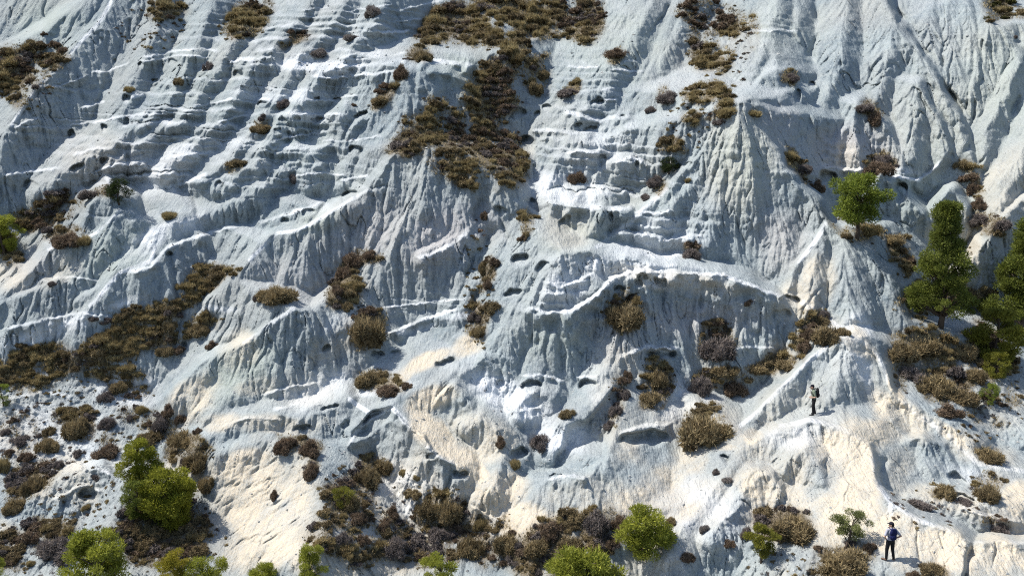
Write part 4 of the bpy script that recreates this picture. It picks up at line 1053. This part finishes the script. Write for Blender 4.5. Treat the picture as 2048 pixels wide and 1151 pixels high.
def hand(wrist, d, palm_n, side):
    """palm and five fingers growing along d; palm_n is the palm normal, side the thumb side"""
    w = Vector(wrist); d = Vector(d).normalized(); n = Vector(palm_n).normalized(); s = d.cross(n).normalized() * side
    S = [capsule(w, w + d * .04, .022, .026), capsule(w + d * .03 + s * .022, w + d * .085 + s * .028, .018, .014), capsule(w + d * .03 - s * .020, w + d * .08 - s * .028, .018, .013), capsule(w + d * .03, w + d * .088, .019, .014)]
    for k, L in zip((1.5, .5, -.5, -1.5), (.070, .080, .074, .058)):
        b0 = w + d * .085 + s * .017 * k
        m1 = b0 + (d * .9 + n * .35).normalized() * L * .5
        m2 = m1 + (d * .4 + n * .9).normalized() * L * .45
        S += [capsule(b0, m1, .0095, .0088), capsule(m1, m2, .0088, .0078)]
    t0 = w + d * .03 + s * .028; t1 = t0 + (d * .6 + s * .8).normalized() * .035; t2 = t1 + (d * .8 + s * .3 + n * .5).normalized() * .03
    S += [capsule(t0, t1, .012, .0105), capsule(t1, t2, .0105, .009)]
    return S
def person(label, px, py, hpx, heading, J, shirt_m, shoes_m, sleeve):
    """local frame: x to the person's right, y forward, z up; J holds the joints"""
    root = bpy.data.objects.new("person", None); COL.objects.link(root)
    g = ground(px, py); m = mpp(px, py)
    S = hpx * m / math.cos(math.radians(18)) / 1.74
    root.location = g + Vector((0, 0, -.01)); root.rotation_euler = (0, 0, heading); root.scale = (S, S, S)
    setp(root, label, "person")
    hips, chest, neck, head, face = map(Vector, (J['hips'], J['chest'], J['neck'], J['head'], J['face']))
    face = face.normalized()
    rt = face.cross(Vector((0, 0, 1))).normalized()
    B = [blob(hips, (.165, .115, .12)), blob((hips + chest) / 2, (.135, .10, .20)), blob(chest, (.175, .115, .17)), capsule(chest + Vector((0, 0, .08)), neck, .085, .055), capsule(neck, head, .054, .055),
         blob(head + Vector((0, 0, .02)), (.078, .098, .115), math.atan2(-face.x, face.y)), capsule(head - Vector((0, 0, .07)) + face * .03, head - Vector((0, 0, .085)) + face * .065, .048, .032),
         capsule(head + face * .088, head + face * .112 - Vector((0, 0, .03)), .010, .016),
         capsule(head + rt * .078 - Vector((0, 0, .02)), head + rt * .082 + Vector((0, 0, .025)), .012, .014), capsule(head - rt * .078 - Vector((0, 0, .02)), head - rt * .082 + Vector((0, 0, .025)), .012, .014),
         capsule(head + face * .090 - Vector((0, 0, .055)) + rt * .02, head + face * .090 - Vector((0, 0, .055)) - rt * .02, .010, .010)]
    shirt = [blob(hips + Vector((0, 0, .05)), (.178, .13, .12)), blob((hips + chest) / 2, (.155, .118, .22)), blob(chest, (.192, .132, .175)), capsule(chest + Vector((0, 0, .09)), neck - Vector((0, 0, .015)), .09, .066)]
    trousers = [blob(hips - Vector((0, 0, .02)), (.176, .128, .12))]
    for s, k in ((-1, 'l'), (1, 'r')):
        sh = chest + Vector((s * .175, 0, .10)); el, wr = Vector(J['elbow_' + k]), Vector(J['wrist_' + k])
        hp = hips + Vector((s * .085, 0, -.05)); kn, an = Vector(J['knee_' + k]), Vector(J['ankle_' + k]); toe = Vector(J['toe_' + k])
        B += [capsule(sh, el, .052, .038), capsule(el, wr, .038, .025)] + hand(wr, J['hand_' + k][0], J['hand_' + k][1], -s if 'flip' not in J else s)
        B += [capsule(hp, kn, .088, .055), capsule(kn, an, .054, .036), capsule(an - Vector((0, 0, .03)), toe, .036, .026)]
        shirt += [capsule(chest + Vector((s * .11, 0, .10)), sh, .075, .068)]
        if sleeve == 'long': shirt += [capsule(sh, el, .066, .052), capsule(el, el.lerp(wr, .92), .052, .036)]
        else: shirt += [capsule(sh, sh.lerp(el, .75), .066, .056)]
        trousers += [capsule(hp, kn, .103, .074), capsule(kn, an + Vector((0, 0, .01)), .072, .056)]
        sho = fuse("shoe", [capsule(an - Vector((0, 0, .035)), an - Vector((0, 0, .035)) + (toe - an).normalized() * .02, .048, .048), capsule(Vector((an.x, an.y, .045)), Vector((toe.x, toe.y, .038)), .046, .040)], shoes_m, root)
    fuse("body", B, SKIN, root, .009, 1)
    fuse("shirt", shirt, shirt_m, root); fuse("trousers", trousers, BLACK, root)
    fuse("hair", [blob(head + Vector((0, 0, .035)) - face * .018, (.086, .098, .105), math.atan2(-face.x, face.y)), capsule(head - face * .07, head - face * .06 - Vector((0, 0, .05)), .05, .04)], HAIR, root)
    cup = [blob(head + Vector((0, 0, .068)) , (.094, .108, .085), math.atan2(-face.x, face.y)), capsule(head + Vector((0, 0, .07)) + face * .08 + rt * .035, head + Vector((0, 0, .055)) + face * .165 + rt * .025, .016, .012), capsule(head + Vector((0, 0, .07)) + face * .08 - rt * .035, head + Vector((0, 0, .055)) + face * .165 - rt * .025, .016, .012), capsule(head + Vector((0, 0, .07)) + face * .08, head + Vector((0, 0, .055)) + face * .18, .018, .013)]
    fuse("cap", cup, DARK, root)
    for s in (-1, 1):
        eo = join_tubes("eye", [blob(head + face * .088 + rt * s * .03 + Vector((0, 0, .008)), (.011, .011, .008))], EYE)
        e = bpy.data.objects.new("eye", eo); COL.objects.link(e); e.parent = root
    return root, S
def backpack(label, root, S, chest, mat):
    o = bpy.data.objects.new("backpack", None); COL.objects.link(o)
    R = root.rotation_euler.to_matrix()
    o.location = root.location + R @ (Vector(chest) * S); o.rotation_euler = root.rotation_euler; o.scale = (S, S, S)
    setp(o, label, "backpack")
    fuse("pack_body", [blob((-.06, -.20, .06), (.10, .075, .16)), blob((.06, -.20, .06), (.10, .075, .16)), blob((0, -.21, -.13), (.15, .085, .17)), capsule((-.06, -.19, .2), (.06, -.19, .2), .06, .06)], mat, o)
    fuse("front_pocket", [blob((0, -.285, -.14), (.11, .035, .10)), capsule((-.08, -.29, -.06), (.08, -.29, -.06), .012, .012)], mat, o)
    for s in (-1, 1):
        fuse("strap", [tube([(s * .10, -.16, .17), (s * .115, -.05, .225), (s * .12, .06, .215), (s * .125, .145, .08), (s * .13, .13, -.08), (s * .15, 0, -.17), (s * .13, -.15, -.18)], [.018] * 7, 8)], mat, o, .012, 0)
    return o
P1 = dict(hips=(0, 0, .96), chest=(0, .03, 1.30), neck=(0, .07, 1.50), head=(0, .125, 1.595), face=(0, .9, -.45),
          elbow_l=(-.24, -.04, 1.10), wrist_l=(-.13, .16, 1.02), hand_l=((.6, .7, -.1), (0, -.2, 1)),
          elbow_r=(.24, -.04, 1.10), wrist_r=(.13, .15, 1.00), hand_r=((-.6, .7, -.1), (0, -.2, 1)),
          knee_l=(-.11, .05, .50), ankle_l=(-.11, .02, .09), toe_l=(-.13, .19, .03), knee_r=(.10, -.02, .50), ankle_r=(.11, -.12, .09), toe_r=(.15, .05, .03))
w1, S1 = person("person in dark cap and sage shirt looking down on the crest below the round mound", 1626, 829, 60, math.radians(80), P1, SAGE, BLACK, 'short')
backpack("black backpack worn by the person on the crest", w1, S1, P1['chest'], BLACK)
P2 = dict(hips=(0, 0, .96), chest=(0, 0, 1.31), neck=(0, .015, 1.51), head=(0, .03, 1.62), face=(-.85, .45, .05),
          elbow_l=(-.31, -.07, 1.14), wrist_l=(-.19, .03, .98), hand_l=((.5, .75, -.35), (.7, -.2, .2)),
          elbow_r=(.40, -.08, 1.16), wrist_r=(.21, .02, 1.00), hand_r=((-.5, .75, -.35), (-.7, -.2, .2)),
          knee_l=(-.12, .03, .50), ankle_l=(-.13, .0, .09), toe_l=(-.27, .12, .03), knee_r=(.13, .02, .50), ankle_r=(.19, -.02, .09), toe_r=(.23, .15, .03))
w2, S2 = person("person with hands on hips and blue backpack, seen from behind on the tan path", 1778, 1119, 76, math.radians(3), P2, LILAC, BROWN, 'short')
backpack("blue backpack worn by the person on the tan path", w2, S2, P2['chest'], BLUE)
